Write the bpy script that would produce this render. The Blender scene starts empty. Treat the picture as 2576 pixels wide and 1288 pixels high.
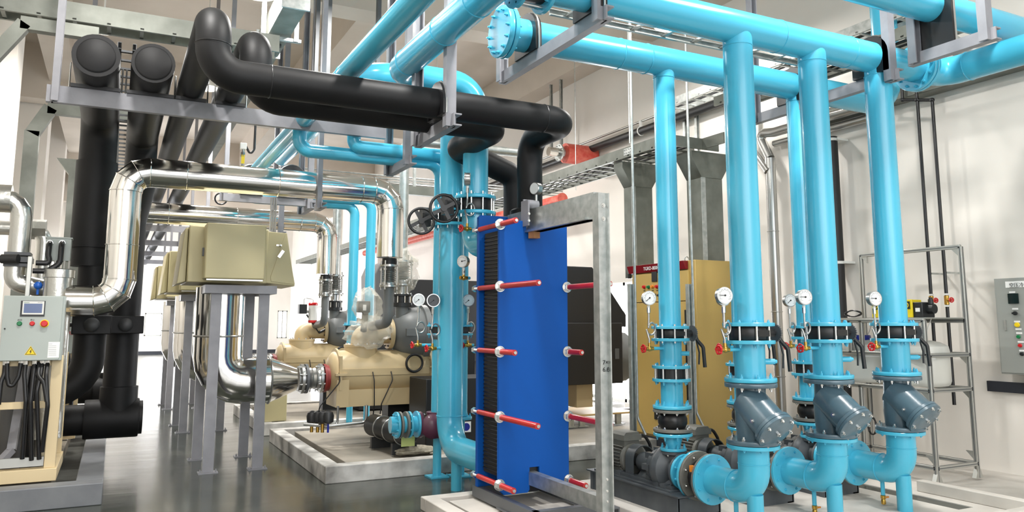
import bpy, math, random
from mathutils import Vector, Matrix, Quaternion
random.seed(7)
PI = math.pi
sc = bpy.context.scene
C = sc.collection

# ---------------------------------------------------------------- camera
CX, CY, FPX, TH, YAW, EYE = 1300.0, 550.0, 1957.0, .1328, .4742, 1.6
FW = Vector((math.sin(YAW)*math.cos(TH), math.cos(YAW)*math.cos(TH), math.sin(TH)))
RT = Vector((math.cos(YAW), -math.sin(YAW), 0))
UP = RT.cross(FW)
cd = bpy.data.cameras.new('camera')
cam = bpy.data.objects.new('camera', cd)
C.objects.link(cam)
cam.matrix_world = Matrix((( RT.x, UP.x, -FW.x, 0), (RT.y, UP.y, -FW.y, 0), (RT.z, UP.z, -FW.z, EYE), (0, 0, 0, 1)))
cd.sensor_fit = 'HORIZONTAL'
cd.sensor_width = 36
cd.lens = FPX/2576*36
cd.shift_x = -(CX-1288)/2576
cd.shift_y = (CY-644)/2576
cd.clip_end = 200
sc.camera = cam
# ---------------------------------------------------------------- light and exposure
sc.view_settings.view_transform = 'Standard'
sc.view_settings.look = 'None'
sc.view_settings.gamma = 1
sc.view_settings.use_curve_mapping = False
sc.view_settings.exposure = -0.18
w = bpy.data.worlds.new('daylight')
sc.world = w
w.use_nodes = True
w.node_tree.nodes['Background'].inputs[0].default_value = (.93, .96, 1, 1)
w.node_tree.nodes['Background'].inputs[1].default_value = 3.0


def area(name, loc, target, sx, sy, power, col=(1, .97, .93)):
    l = bpy.data.lights.new(name, 'AREA')
    l.shape = 'RECTANGLE'
    l.size, l.size_y, l.energy, l.color = sx, sy, power, col
    o = bpy.data.objects.new(name, l)
    C.objects.link(o)
    o.location = loc
    o.rotation_euler = (Vector(target)-Vector(loc)).to_track_quat('-Z', 'Y').to_euler()
    return o


# daylight through the glazed wall behind the photographer and through the windows down the hall
area('daylight_behind', (1.0, -5.5, 4.6), (4.0, 8, 1.6), 9, 4.5, 420, (1, .98, .95))
area('daylight_left', (-2.0, -1.5, 4.4), (7.5, 7, 2.2), 5, 3, 120, (.95, .97, 1))


# ---------------------------------------------------------------- materials
def lin(c):
    return tuple((x/12.92 if x <= .04045 else ((x+.055)/1.055)**2.4) for x in c)


def mat(name, rgb, rough=.5, metal=0, coat=0, noise=None, bump=0, bscale=40, emit=0, alpha=1, trans=0, spec=.5, nscale=6):
    m = bpy.data.materials.new(name)
    m.use_nodes = True
    nt = m.node_tree
    b = nt.nodes['Principled BSDF']
    c = lin(rgb)
    b.inputs['Base Color'].default_value = (*c, 1)
    b.inputs['Roughness'].default_value = rough
    b.inputs['Metallic'].default_value = metal
    b.inputs['Specular IOR Level'].default_value = spec
    if coat:
        b.inputs['Coat Weight'].default_value = coat
        b.inputs['Coat Roughness'].default_value = .08
    if emit:
        b.inputs['Emission Color'].default_value = (*c, 1)
        b.inputs['Emission Strength'].default_value = emit
    if alpha < 1:
        b.inputs['Alpha'].default_value = alpha
    if trans:
        b.inputs['Transmission Weight'].default_value = trans
    if noise or bump:
        tc = nt.nodes.new('ShaderNodeTexCoord')
        n = nt.nodes.new('ShaderNodeTexNoise')
        n.inputs['Scale'].default_value = nscale
        n.inputs['Detail'].default_value = 6
        nt.links.new(tc.outputs['Object'], n.inputs['Vector'])
        if noise:
            c2 = lin(noise)
            r = nt.nodes.new('ShaderNodeValToRGB')
            r.color_ramp.elements[0].position = .35
            r.color_ramp.elements[1].position = .68
            r.color_ramp.elements[0].color = (*c, 1)
            r.color_ramp.elements[1].color = (*c2, 1)
            nt.links.new(n.outputs['Fac'], r.inputs['Fac'])
            nt.links.new(r.outputs['Color'], b.inputs['Base Color'])
        if bump:
            n2 = nt.nodes.new('ShaderNodeTexNoise')
            n2.inputs['Scale'].default_value = bscale
            n2.inputs['Detail'].default_value = 4
            nt.links.new(tc.outputs['Object'], n2.inputs['Vector'])
            bp = nt.nodes.new('ShaderNodeBump')
            bp.inputs['Strength'].default_value = bump
            bp.inputs['Distance'].default_value = .01
            nt.links.new(n2.outputs['Fac'], bp.inputs['Height'])
            nt.links.new(bp.outputs['Normal'], b.inputs['Normal'])
    return m


BLUE = mat('blue_paint', (.29, .71, .83), .24, coat=.25, bump=.03, bscale=9)
BLUE2 = mat('blue_hexchanger', (.0, .31, .64), .5, spec=.25, bump=.02, bscale=5)
BLACK = mat('black_foam_insulation', (.06, .06, .065), .55, noise=(.075, .075, .08), bump=.08, bscale=14, spec=.32)
RUB = mat('black_rubber', (.10, .10, .105), .35)
IRON = mat('black_cast_iron', (.12, .125, .13), .42)
GREY = mat('grey_painted_steel', (.55, .55, .57), .42, noise=(.50, .50, .52), bump=.05)
DGREY = mat('dark_grey_paint', (.33, .34, .35), .45)
PUMP = mat('charcoal_pump_paint', (.27, .29, .31), .42, noise=(.33, .35, .36), bump=.06)
PUMPG = mat('motor_grey', (.40, .40, .38), .5, noise=(.46, .46, .43))
STRN = mat('slate_blue_casting', (.28, .37, .42), .3, coat=.3, noise=(.33, .43, .48), bump=.06, bscale=60)
GALV = mat('galvanised_steel', (.66, .68, .67), .38, metal=.85, noise=(.78, .79, .78), bump=.04, nscale=14)
GALVD = mat('galvanised_sheet', (.43, .44, .41), .42, metal=.55, noise=(.50, .51, .48), nscale=5)
SILV = mat('polished_cladding', (.90, .89, .87), .13, metal=1, bump=.05, bscale=3)
FOIL = mat('aluminium_foil_cladding', (.80, .80, .78), .3, metal=.9, bump=.35, bscale=24)
CHR = mat('zinc_bolt', (.86, .86, .85), .22, metal=.95)
STEEL = mat('brushed_steel', (.70, .70, .69), .28, metal=.9)
ALU = mat('aluminium_profile', (.72, .72, .70), .38, metal=.7)
RED = mat('red_sleeve', (.76, .16, .13), .35, coat=.2, noise=(.70, .12, .10))
REDP = mat('red_pipe_paint', (.78, .27, .22), .45, noise=(.86, .45, .38), nscale=9)
REDV = mat('red_handwheel', (.78, .08, .10), .35)
BRASS = mat('brass', (.78, .62, .30), .28, metal=.9)
CREAM = mat('tan_equipment_paint', (.73, .65, .50), .42, bump=.03)
KHAKI = mat('khaki_sheet_paint', (.72, .68, .52), .45, bump=.02)
BEIGE = mat('beige_frame_paint', (.86, .78, .62), .45, bump=.03)
YEL = mat('yellow_cabinet_paint', (.72, .60, .34), .4, bump=.02)
YELP = mat('yellow_plastic', (.90, .80, .12), .35)
ORNG = mat('tan_base_plate', (.78, .66, .44), .5)
MACH = mat('black_machine_paint', (.09, .09, .095), .5)
MACHG = mat('grey_machine_paint', (.36, .36, .36), .5)
VOL = mat('grey_compressor_paint', (.42, .43, .43), .45, bump=.05, bscale=30)
PURP = mat('maroon_casting', (.33, .16, .24), .38, coat=.2)
CAB = mat('light_grey_cabinet', (.66, .69, .67), .42)
CABW = mat('wall_cabinet_grey', (.58, .59, .57), .45)
WHITE = mat('white_plastic', (.88, .88, .86), .4)
TANK = mat('translucent_white_plastic', (.86, .86, .83), .4, trans=.12)
LID = mat('blue_lid', (.08, .15, .55), .35)
DIAL = mat('gauge_dial', (.90, .91, .91), .4)
INK = mat('black_ink', (.05, .05, .05), .5)
SCR = mat('screen_blue', (.32, .38, .52), .2, emit=.25)
SCRD = mat('dark_screen', (.05, .12, .12), .15)
GRN = mat('green_button', (.05, .45, .25), .3)
SIGNY = mat('warning_yellow', (.93, .80, .08), .4)
WOOD = mat('wood_block', (.72, .52, .34), .6, noise=(.62, .43, .27))
BAG = mat('clear_plastic_film', (.90, .88, .82), .2, bump=.8, bscale=30)
BAG.node_tree.nodes['Principled BSDF'].inputs['Alpha'].default_value = .30
SACK = mat('woven_sack', (.66, .63, .56), .8, noise=(.52, .50, .45), nscale=30, bump=.4)
PAPER = mat('label_paper', (.93, .93, .92), .5)
PAPERY = mat('yellow_paper', (.80, .84, .52), .6)
ORL = mat('orange_label', (.92, .55, .15), .5)
LAMP = mat('lamp_glass', (1, .98, .93), .3, emit=12)
WALL = mat('wall_plaster', (.91, .89, .86), .75, noise=(.88, .86, .83), nscale=.7, bump=.03, bscale=4)
CEIL = mat('ceiling_concrete', (.84, .80, .75), .8, noise=(.79, .75, .70), nscale=.8)
DARKBAND = mat('dark_skirting_paint', (.16, .17, .20), .5)
TRENCH = mat('trench_concrete', (.24, .24, .22), .85, noise=(.30, .30, .28))
PLGREY = mat('grey_coated_concrete', (.43, .44, .46), .5, noise=(.50, .51, .52), nscale=3, bump=.05)
GLASSW = mat('window_daylight', (.97, .98, 1), .3, emit=16)


def mat_floor():
    m = mat('epoxy_floor', (.33, .35, .33), .16)
    nt = m.node_tree
    b = nt.nodes['Principled BSDF']
    tc = nt.nodes.new('ShaderNodeTexCoord')
    n = nt.nodes.new('ShaderNodeTexNoise')
    n.inputs['Scale'].default_value = 1.1
    n.inputs['Detail'].default_value = 5
    n.inputs['Distortion'].default_value = .6
    nt.links.new(tc.outputs['Object'], n.inputs['Vector'])
    r = nt.nodes.new('ShaderNodeValToRGB')
    r.color_ramp.elements[0].position = .35
    r.color_ramp.elements[1].position = .7
    r.color_ramp.elements[0].color = (*lin((.20, .22, .20)), 1)
    r.color_ramp.elements[1].color = (*lin((.30, .31, .28)), 1)
    nt.links.new(n.outputs['Fac'], r.inputs['Fac'])
    nt.links.new(r.outputs['Color'], b.inputs['Base Color'])
    mp = nt.nodes.new('ShaderNodeMapping')
    mp.inputs['Scale'].default_value = (.5, 2.2, 1)
    nt.links.new(tc.outputs['Object'], mp.inputs['Vector'])
    n2 = nt.nodes.new('ShaderNodeTexNoise')
    n2.inputs['Scale'].default_value = 1.6
    n2.inputs['Detail'].default_value = 3
    nt.links.new(mp.outputs['Vector'], n2.inputs['Vector'])
    mr = nt.nodes.new('ShaderNodeMapRange')
    mr.inputs['To Min'].default_value = .10
    mr.inputs['To Max'].default_value = .26
    nt.links.new(n2.outputs['Fac'], mr.inputs['Value'])
    nt.links.new(mr.outputs['Result'], b.inputs['Roughness'])
    bp = nt.nodes.new('ShaderNodeBump')
    bp.inputs['Strength'].default_value = .10
    bp.inputs['Distance'].default_value = .02
    nt.links.new(n2.outputs['Fac'], bp.inputs['Height'])
    nt.links.new(bp.outputs['Normal'], b.inputs['Normal'])
    b.inputs['Specular IOR Level'].default_value = .5
    return m


FLOOR = mat_floor()
CONC = mat('bare_concrete', (.82, .80, .77), .7, noise=(.74, .72, .69), nscale=2.2, bump=.08, bscale=12)
KERB = mat('whitewashed_kerb', (.86, .85, .83), .75, noise=(.52, .51, .49), nscale=3.2, bump=.15, bscale=14)
SLABC = mat('dusty_plinth_concrete', (.60, .57, .52), .75, noise=(.50, .48, .44), nscale=1.6, bump=.06)


# ---------------------------------------------------------------- geometry helpers
def V(*a):
    return Vector(a[0]) if len(a) == 1 else Vector(a)


def at(px, py, X=None, Y=None, Z=None):
    """world point seen at pixel (px, py) of the 2576x1288 survey photo, on a plane X=, Y= or Z="""
    r = FW + RT*((px-CX)/FPX) - UP*((py-CY)/FPX)
    t = X/r.x if X is not None else (Y/r.y if Y is not None else (Z-EYE)/r.z)
    return Vector((0, 0, EYE)) + r*t


class M:
    def __init__(s):
        s.v, s.f = [], []

    def add(s, vs, fs):
        k = len(s.v)
        s.v += [tuple(v) for v in vs]
        s.f += [tuple(i+k for i in f) for f in fs]
        return s

    def box(s, a, b):
        x0, y0, z0 = (min(a[i], b[i]) for i in range(3))
        x1, y1, z1 = (max(a[i], b[i]) for i in range(3))
        return s.add([(x0, y0, z0), (x1, y0, z0), (x1, y1, z0), (x0, y1, z0), (x0, y0, z1), (x1, y0, z1), (x1, y1, z1), (x0, y1, z1)],
                     [(3, 2, 1, 0), (4, 5, 6, 7), (0, 1, 5, 4), (1, 2, 6, 5), (2, 3, 7, 6), (3, 0, 4, 7)])

    def cbox(s, c, d):
        return s.box((c[0]-d[0]/2, c[1]-d[1]/2, c[2]-d[2]/2), (c[0]+d[0]/2, c[1]+d[1]/2, c[2]+d[2]/2))

    def bar(s, p, q, w, h, up=(0, 0, 1)):
        p, q = V(p), V(q)
        d = (q-p).normalized()
        u = V(up)
        if abs(d.dot(u)) > .95:
            u = Vector((0, 1, 0))
        a = d.cross(u).normalized()
        b = a.cross(d)
        vs = []
        for e in (p, q):
            for i, j in ((-1, -1), (1, -1), (1, 1), (-1, 1)):
                vs.append(e+a*i*w/2+b*j*h/2)
        return s.add(vs, [(3, 2, 1, 0), (4, 5, 6, 7), (0, 1, 5, 4), (1, 2, 6, 5), (2, 3, 7, 6), (3, 0, 4, 7)])

    def prism(s, poly, vec):
        vec = V(vec)
        n = len(poly)
        P = [V(p) for p in poly]
        nrm = sum(((P[i]-P[0]).cross(P[(i+1) % n]-P[0]) for i in range(n)), Vector())
        if nrm.dot(vec) > 0:
            P.reverse()
        return s.add(P+[p+vec for p in P], [tuple(range(n)), tuple(range(2*n-1, n-1, -1))]+[((i+1) % n, i, i+n, (i+1) % n+n) for i in range(n)])

    def rings(s, rs, caps=True, closed=False):
        n = len(rs[0])
        vs = [p for r in rs for p in r]
        fs = []
        L = len(rs)
        for i in range(L if closed else L-1):
            j = (i+1) % L
            for k in range(n):
                fs.append((i*n+k, i*n+(k+1) % n, j*n+(k+1) % n, j*n+k))
        if caps and not closed:
            fs.append(tuple(range(n-1, -1, -1)))
            fs.append(tuple((L-1)*n+k for k in range(n)))
        return s.add(vs, fs)

    def tube(s, path, r, n=20, closed=False, caps=True, sq=1.0):
        P = [V(p) for p in path]
        R = r if isinstance(r, (list, tuple)) else [r]*len(P)
        L = len(P)
        T = []
        for i in range(L):
            a = P[(i-1) % L] if (closed or i > 0) else P[i]
            b = P[(i+1) % L] if (closed or i < L-1) else P[i]
            d1 = (P[i]-a).normalized() if (P[i]-a).length > 1e-9 else None
            d2 = (b-P[i]).normalized() if (b-P[i]).length > 1e-9 else None
            t = (d1 or Vector())+(d2 or Vector())
            T.append(t.normalized() if t.length > 1e-6 else (d1 or d2 or Vector((0, 0, 1))))
        u = T[0].orthogonal().normalized()
        for ax in ((0, 0, 1), (0, 1, 0)):
            if abs(T[0].dot(V(ax))) < .9:
                u = (V(ax)-T[0]*T[0].dot(V(ax))).normalized()
                break
        rs = []
        for i in range(L):
            if i:
                u = u-T[i]*u.dot(T[i])
                u.normalize()
            v = T[i].cross(u)
            # mitre scale so bends keep their width
            k = 1
            rs.append([P[i]+(u*math.cos(2*PI*j/n)+v*math.sin(2*PI*j/n)*sq)*R[i]*k for j in range(n)])
        return s.rings(rs, caps, closed)

    def cyl(s, p, q, r, r2=None, n=24, caps=True):
        return s.tube([p, q], [r, r if r2 is None else r2], n, caps=caps)

    def lathe(s, o, axis, prof, n=28, caps=True):
        o, ax = V(o), V(axis).normalized()
        u = ax.orthogonal().normalized()
        if abs(ax.z) < .9:
            u = (Vector((0, 0, 1))-ax*ax.z).normalized()
        v = ax.cross(u)
        rs = [[o+ax*h+(u*math.cos(2*PI*j/n)+v*math.sin(2*PI*j/n))*r for j in range(n)] for r, h in prof]
        return s.rings(rs, caps)

    def sph(s, c, r, sc_=(1, 1, 1), n=20, m=12):
        c = V(c)
        rs = []
        for i in range(m+1):
            a = -PI/2+PI*i/m
            rr = max(math.cos(a), 1e-3)
            rs.append([c+Vector((rr*math.cos(2*PI*j/n)*sc_[0], rr*math.sin(2*PI*j/n)*sc_[1], math.sin(a)*sc_[2]))*r for j in range(n)])
        return s.rings(rs)

    def torus(s, c, axis, R, r, n=32, m=10):
        c, ax = V(c), V(axis).normalized()
        u = ax.orthogonal().normalized()
        v = ax.cross(u)
        return s.tube([c+(u*math.cos(2*PI*i/n)+v*math.sin(2*PI*i/n))*R for i in range(n)], r, m, closed=True)

    def ring(s, c, axis, R, ri, t, n=28):
        """flat washer of outer radius R, bore ri, thickness t, centred on c"""
        return s.lathe_closed(c, axis, [(ri, -t/2), (R, -t/2), (R, t/2), (ri, t/2)], n)

    def lathe_closed(s, o, axis, prof, n=28):
        o, ax = V(o), V(axis).normalized()
        u = ax.orthogonal().normalized()
        v = ax.cross(u)
        rs = [[o+ax*h+(u*math.cos(2*PI*j/n)+v*math.sin(2*PI*j/n))*r for j in range(n)] for r, h in prof]
        return s.rings(rs, caps=False, closed=True)


def bend(pts, R, k=6):
    """round the corners of a polyline with arcs of radius R in k steps"""
    P = [V(p) for p in pts]
    out = [P[0]]
    for i in range(1, len(P)-1):
        a, b = (P[i-1]-P[i]), (P[i+1]-P[i])
        la, lb = a.length, b.length
        a.normalize()
        b.normalize()
        ang = a.angle(b)
        if ang > PI-.02:
            out.append(P[i])
            continue
        t = min(R/math.tan(ang/2), la*.499, lb*.499)
        rr = t*math.tan(ang/2)
        c = P[i]+(a+b).normalized()*(rr/math.sin(ang/2))
        s0, s1 = P[i]+a*t-c, P[i]+b*t-c
        tot = s0.angle(s1)
        ax = s0.cross(s1).normalized()
        for j in range(k+1):
            out.append(c+Quaternion(ax, tot*j/k) @ s0)
    out.append(P[-1])
    return out


def link(name, me, parent=None):
    o = bpy.data.objects.new(name, me)
    C.objects.link(o)
    if parent:
        o.parent = parent
    return o


def obj(name, m, material, parent=None, bevel=0, ang=38):
    me = bpy.data.meshes.new(name)
    me.from_pydata(m.v, [], m.f)
    me.validate()
    me.shade_smooth()
    me.set_sharp_from_angle(angle=math.radians(ang))
    me.materials.append(material)
    o = link(name, me, parent)
    if bevel:
        b = o.modifiers.new('bevel', 'BEVEL')
        b.width = bevel
        b.segments = 2
        b.limit_method = 'ANGLE'
        b.angle_limit = math.radians(45)
    return o


def tag(o, label, cat, group=None, kind=None):
    o['label'] = label
    o['category'] = cat
    if group:
        o['group'] = group
    if kind:
        o['kind'] = kind
    return o


def thing(name, label, cat, group=None):
    o = bpy.data.objects.new(name, None)
    o.empty_display_size = .1
    C.objects.link(o)
    return tag(o, label, cat, group)


def struct(name, m, material, parent=None, bevel=0):
    o = obj(name, m, material, parent, bevel)
    if not parent:
        o['kind'] = 'structure'
    return o


def kids(o):
    return [x for x in C.objects if x.parent == o]


def dup(o, d=(0, 0, 0), label=None, group=None, parent=None):
    c = o.copy()
    C.objects.link(c)
    c.parent = parent
    if parent is None:
        c.location = o.location+V(d)
        if label:
            c['label'] = label
        if group:
            c['group'] = group
    for k in kids(o):
        dup(k, parent=c)
    return c


BOLT = {}


def boltmesh(r, h, material):
    key = (round(r, 4), round(h, 4), material.name)
    if key not in BOLT:
        m = M()
        m.lathe((0, 0, 0), (0, 0, 1), [(r, 0), (r, h*.55)], 6)
        m.lathe((0, 0, h*.55), (0, 0, 1), [(r*.5, 0), (r*.5, h*.45)], 8)
        me = bpy.data.meshes.new('bolt')
        me.from_pydata(m.v, [], m.f)
        me.materials.append(material)
        BOLT[key] = me
    return BOLT[key]


def bolts(parent, c, axis, R, n, r, h, material, ph=.5):
    """n bolt heads on a circle of radius R round c, pointing along axis"""
    c, ax = V(c), V(axis).normalized()
    u = ax.orthogonal().normalized()
    v = ax.cross(u)
    q = ax.to_track_quat('Z', 'Y').to_euler()
    me = boltmesh(r, h, material)
    for i in range(n):
        a = 2*PI*(i+ph)/n
        o = link('bolt', me, parent)
        o.location = c+(u*math.cos(a)+v*math.sin(a))*R
        o.rotation_euler = q


def bolt1(parent, p, axis, r, h, material):
    o = link('bolt', boltmesh(r, h, material), parent)
    o.location = p
    o.rotation_euler = V(axis).to_track_quat('Z', 'Y').to_euler()


def flange(parent, c, axis, R, t, n, material, br=.011, side=1, bm=None, bore=0, name='flange', bh=.03):
    m = M()
    ax = V(axis).normalized()
    if bore:
        m.ring(c, ax, R, bore, t, 32)
    else:
        m.lathe(V(c)-ax*t/2, ax, [(R*.985, 0), (R, t*.12), (R, t*.88), (R*.985, t)], 32)
    f = obj(name, m, material, parent)
    if n:
        if side >= 0:
            bolts(f, V(c)+ax*t/2, ax, R*.82, n, br, bh, bm or material)
        if side <= 0:
            bolts(f, V(c)-ax*t/2, -ax, R*.82, n, br, bh, bm or material)
    return f


def text(s, parent, loc, size, rx, rz, material, extr=.0008, name='lettering', align='LEFT', sx=1):
    cu = bpy.data.curves.new(name, 'FONT')
    cu.body = s
    cu.size = size
    cu.extrude = extr
    cu.align_x = align
    tmp = bpy.data.objects.new(name, cu)
    C.objects.link(tmp)
    bpy.context.view_layer.update()
    me = bpy.data.meshes.new_from_object(tmp.evaluated_get(bpy.context.evaluated_depsgraph_get()))
    bpy.data.objects.remove(tmp)
    me.materials.clear()
    me.materials.append(material)
    o = bpy.data.objects.new(name, me)
    C.objects.link(o)
    o.location = loc
    o.rotation_euler = (rx, 0, rz)
    o.scale = (sx, 1, 1)
    o.parent = parent
    return o
# ================================================================ the building
XW, YF, ZC = 8.57, 44.0, 7.55
XL = -2.3
m = M(); m.box((XL-.2, -8, -.2), (XW+.2, YF+.2, 0)); struct('floor', m, FLOOR)
m = M(); m.box((XL-.2, -8, ZC), (XW+.2, YF+.2, ZC+.2)); struct('ceiling', m, CEIL)
# right wall: piers between window openings
wins = [(11.1, 13.5), (17.2, 20.0), (23.2, 26.0), (29.2, 32.0), (35.2, 38.0)]
m = M()
y = -8
for a, b in wins:
    m.box((XW, y, 0), (XW+.25, a, ZC))
    m.box((XW, a, 2.36), (XW+.25, b, ZC))
    m.box((XW, a, 0), (XW+.25, b, .12))
    y = b
m.box((XW, y, 0), (XW+.25, YF+.2, ZC))
struct('wall_right', m, WALL)
for yy in (21.6, 27.6, 33.6):
    m = M(); m.box((XW-.22, yy-.3, 0), (XW, yy+.3, ZC)); struct('trim_11', m, WALL)
for i, (a, b) in enumerate(wins):
    g = M(); g.box((XW+.12, a, .12), (XW+.14, b, 2.36))
    p = struct('window_%d' % (i+1), g, GLASSW)
    f = M()
    for yy in (a+.03, (a+b)/2, b-.03):
        f.box((XW+.04, yy-.03, .12), (XW+.10, yy+.03, 2.36))
    for zz in (.15, 2.33):
        f.box((XW+.04, a, zz-.03), (XW+.10, b, zz+.03))
    obj('window_frame', f, ALU, p)
# far wall with two windows
m = M()
fw = [(1.38, 2.95, .92, 2.08), (7.92, 8.45, .75, 2.25)]
m.box((XL, YF, 0), (fw[0][0], YF+.2, ZC))
m.box((fw[0][0], YF, 0), (fw[0][1], YF+.2, fw[0][2]))
m.box((fw[0][0], YF, fw[0][3]), (fw[0][1], YF+.2, ZC))
m.box((fw[0][1], YF, 0), (fw[1][0], YF+.2, ZC))
m.box((fw[1][0], YF, 0), (fw[1][1], YF+.2, fw[1][2]))
m.box((fw[1][0], YF, fw[1][3]), (fw[1][1], YF+.2, ZC))
m.box((fw[1][1], YF, 0), (XW+.2, YF+.2, ZC))
struct('wall_far', m, WALL)
for i, (a, b, c_, d) in enumerate(fw):
    g = M(); g.box((a, YF+.1, c_), (b, YF+.12, d))
    p = struct('window_%d' % (i+6), g, GLASSW)
    f = M()
    for xx in (a+.03, (a+b)/2, b-.03):
        f.box((xx-.03, YF+.02, c_), (xx+.03, YF+.07, d))
    for zz in (c_+.03, d-.03):
        f.box((a, YF+.02, zz-.03), (b, YF+.07, zz+.03))
    obj('window_frame', f, ALU, p)
m = M(); m.box((XL, YF-.03, 0), (XW, YF, .16)); struct('baseboard_far', m, DARKBAND)
# left wall with columns and a lit window band beyond the skid
m = M()
m.box((XL-.25, -8, 0), (XL, 24, ZC))
m.box((XL-.25, 24, 2.9), (XL, YF, ZC))
m.box((XL-.25, 24, 0), (XL, YF, .3))
for yy in (33.5,):
    m.box((XL-.25, yy-.5, 0), (XL, yy+.5, ZC))
struct('wall_left', m, WALL)
for i, (a, b) in enumerate(((24, 33), (34, 44))):
    g = M(); g.box((XL-.16, a, .3), (XL-.14, b, 2.9)); struct('window_%d' % (8+i), g, GLASSW)
for yy in (9.9, 13.6, 19.6, 25.6):
    m = M(); m.box((XL, yy, 0), (-1.55, yy+.75, ZC)); struct('trim_9', m, WALL)
# roof beams
Z0 = 6.76
for i, (a, b) in enumerate(((-1.55, -1.05), (3.4, 3.95), (8.07, 8.57))):
    m = M(); m.box((a, -3, Z0), (b, YF, ZC)); struct('trim_%d' % (i+1), m, CEIL)
for i, yy in enumerate((11.2, 19.0, 27.0, 35.0)):
    m = M(); m.box((XL, yy, 6.35), (XW, yy+.5, ZC)); struct('trim_%d' % (i+4), m, CEIL)
# concrete slab under the pumps, with the drain channel and kerb at its front right
m = M()
m.box((3.95, 1.0, 0), (8.57, 4.45, .008))
m.box((3.95, 4.45, 0), (6.55, 7.0, .008))
m.box((6.75, 4.45, 0), (8.57, 7.0, .008))
struct('floor_slab', m, CONC)
m = M()
m.box((6.3, 3.9, .008), (7.0, 4.0, .11)); m.box((6.9, 4.0, .008), (7.0, 5.1, .11)); m.box((6.3, 3.2, .008), (7.8, 3.3, .12))
struct('trim_8', m, CONC, bevel=.008)
m = M(); a = at(2490, 985, X=XW); m.box((XW-.05, 3.0, .86), (XW, 5.36, .97)); struct('trim_10', m, DARKBAND)

# ---------------------------------------------------------------- plant plinths
def plinth(name, x0, x1, y0, y1, h, label, ks=.16, tr=.12, top=SLABC, km=KERB, inner=None):
    t = thing(name, label, 'plinth', None)
    k = M()
    k.box((x0, y0, 0), (x1, y0+ks, h)); k.box((x0, y1-ks, 0), (x1, y1, h))
    k.box((x0, y0+ks, 0), (x0+ks, y1-ks, h)); k.box((x1-ks, y0+ks, 0), (x1, y1-ks, h))
    obj('kerb', k, km, t, bevel=.008)
    g = M(); g.box((x0+ks, y0+ks, 0), (x1-ks, y1-ks, .03)); obj('trench', g, TRENCH, t)
    s = M(); s.box((x0+ks+tr, y0+ks+tr*.25, .03), (x1-ks-tr, y1-ks-tr, h-.02)); obj('slab', s, top, t, bevel=.006)
    return t


plinth('machine_plinth', 1.97, 8.2, 8.02, 11.2, .17, 'white kerbed concrete plinth under the nearer tan compressor')
plinth('machine_plinth', 1.97, 8.2, 11.75, 14.8, .17, 'white kerbed concrete plinth under the farther tan compressor')
plinth('skid_plinth', -2.25, 0.0, 8.05, 13.0, .19, 'grey coated concrete plinth under the beige framed skid at left', ks=.22, tr=.20, km=PLGREY)
plinth('exchanger_plinth', 2.45, 3.9, 4.3, 6.6, .11, 'low rough concrete plinth under the blue heat exchanger', ks=.13, tr=.06, top=CONC, km=CONC)

# ================================================================ blue pump manifolds
def pipe(parent, pts, r, R, material=BLUE, name='pipe', n=28, k=7):
    m = M(); m.tube(bend(pts, R, k), r, n)
    return obj(name, m, material, parent)


def weld(parent, c, axis, r, material=BLUE):
    m = M(); m.torus(c, axis, r, .005, 28, 6)
    return obj('weld_bead', m, material, parent)


PX = (4.41, 5.26, 6.10)
YS, YD, ZH = 4.63, 5.60, 4.005
RS, RD, RH = .118, .097, .138
suc = thing('suction_manifold', 'nearer light blue overhead header pipe dropping three risers to the strainers', 'pipe')
pipe(suc, [(2.62, YS, ZH), (6.62, YS, ZH)], RH, .2, name='header_pipe')
for x in PX:
    m = M(); m.cyl((x, YS, ZH), (x, YS, 1.60), RS, n=32); r_ = obj('riser_pipe', m, BLUE, suc)
    weld(r_, (x, YS, ZH-RH-.03), (0, 0, 1), RS)
for x in (4.85, 5.7):
    weld(suc, (x, YS, ZH), (1, 0, 0), RH)
flange(suc, (2.60, YS, ZH), (1, 0, 0), .215, .03, 10, BLUE, side=-1)
flange(suc, (6.64, YS, ZH), (1, 0, 0), .225, .035, 12, BLUE, br=.015, side=-1)
dis = thing('discharge_manifold', 'farther light blue overhead header pipe dropping three risers to the pumps', 'pipe')
a = at(2235, 240, Y=YD)
pipe(dis, [(2.78, YD, ZH), (a.x, YD, ZH), (a.x, YD, 6.9)], RH, .3, name='header_pipe')
for x in PX:
    m = M(); m.cyl((x, YD, ZH), (x, YD, 1.57), RD, n=32); r_ = obj('riser_pipe', m, BLUE, dis)
    weld(r_, (x, YD, ZH-RH-.02), (0, 0, 1), RD)
for x in (3.9, 4.2):
    weld(dis, (x, YD, ZH), (1, 0, 0), RH)
flange(dis, (2.78, YD, ZH), (1, 0, 0), .22, .035, 12, BLUE, br=.014, side=1)
f = flange(dis, (2.73, YD, ZH), (1, 0, 0), .22, .045, 12, BLUE, br=.015, side=-1, name='blind_flange')
# blue supply pipe bolted to the suction header, running back over the photographer
sp = thing('supply_pipe', 'light blue overhead pipe elbowing from the header flange towards the camera at right', 'pipe')
pipe(sp, [(6.68, YS, ZH), (7.05, YS, ZH), (7.05, .5, ZH)], .135, .26)
flange(sp, (6.685, YS, ZH), (1, 0, 0), .225, .035, 0, BLUE)
weld(sp, (7.05, YS-.27, ZH), (0, 1, 0), .135)
tp = thing('overhead_pipe', 'light blue pipe crossing the top right corner in a short hanging bracket', 'pipe')
zt = at(2440, 45, Y=4.1).z
pipe(tp, [(3.6, 4.1, zt), (8.5, 4.1, zt)], .135, .2)
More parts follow.
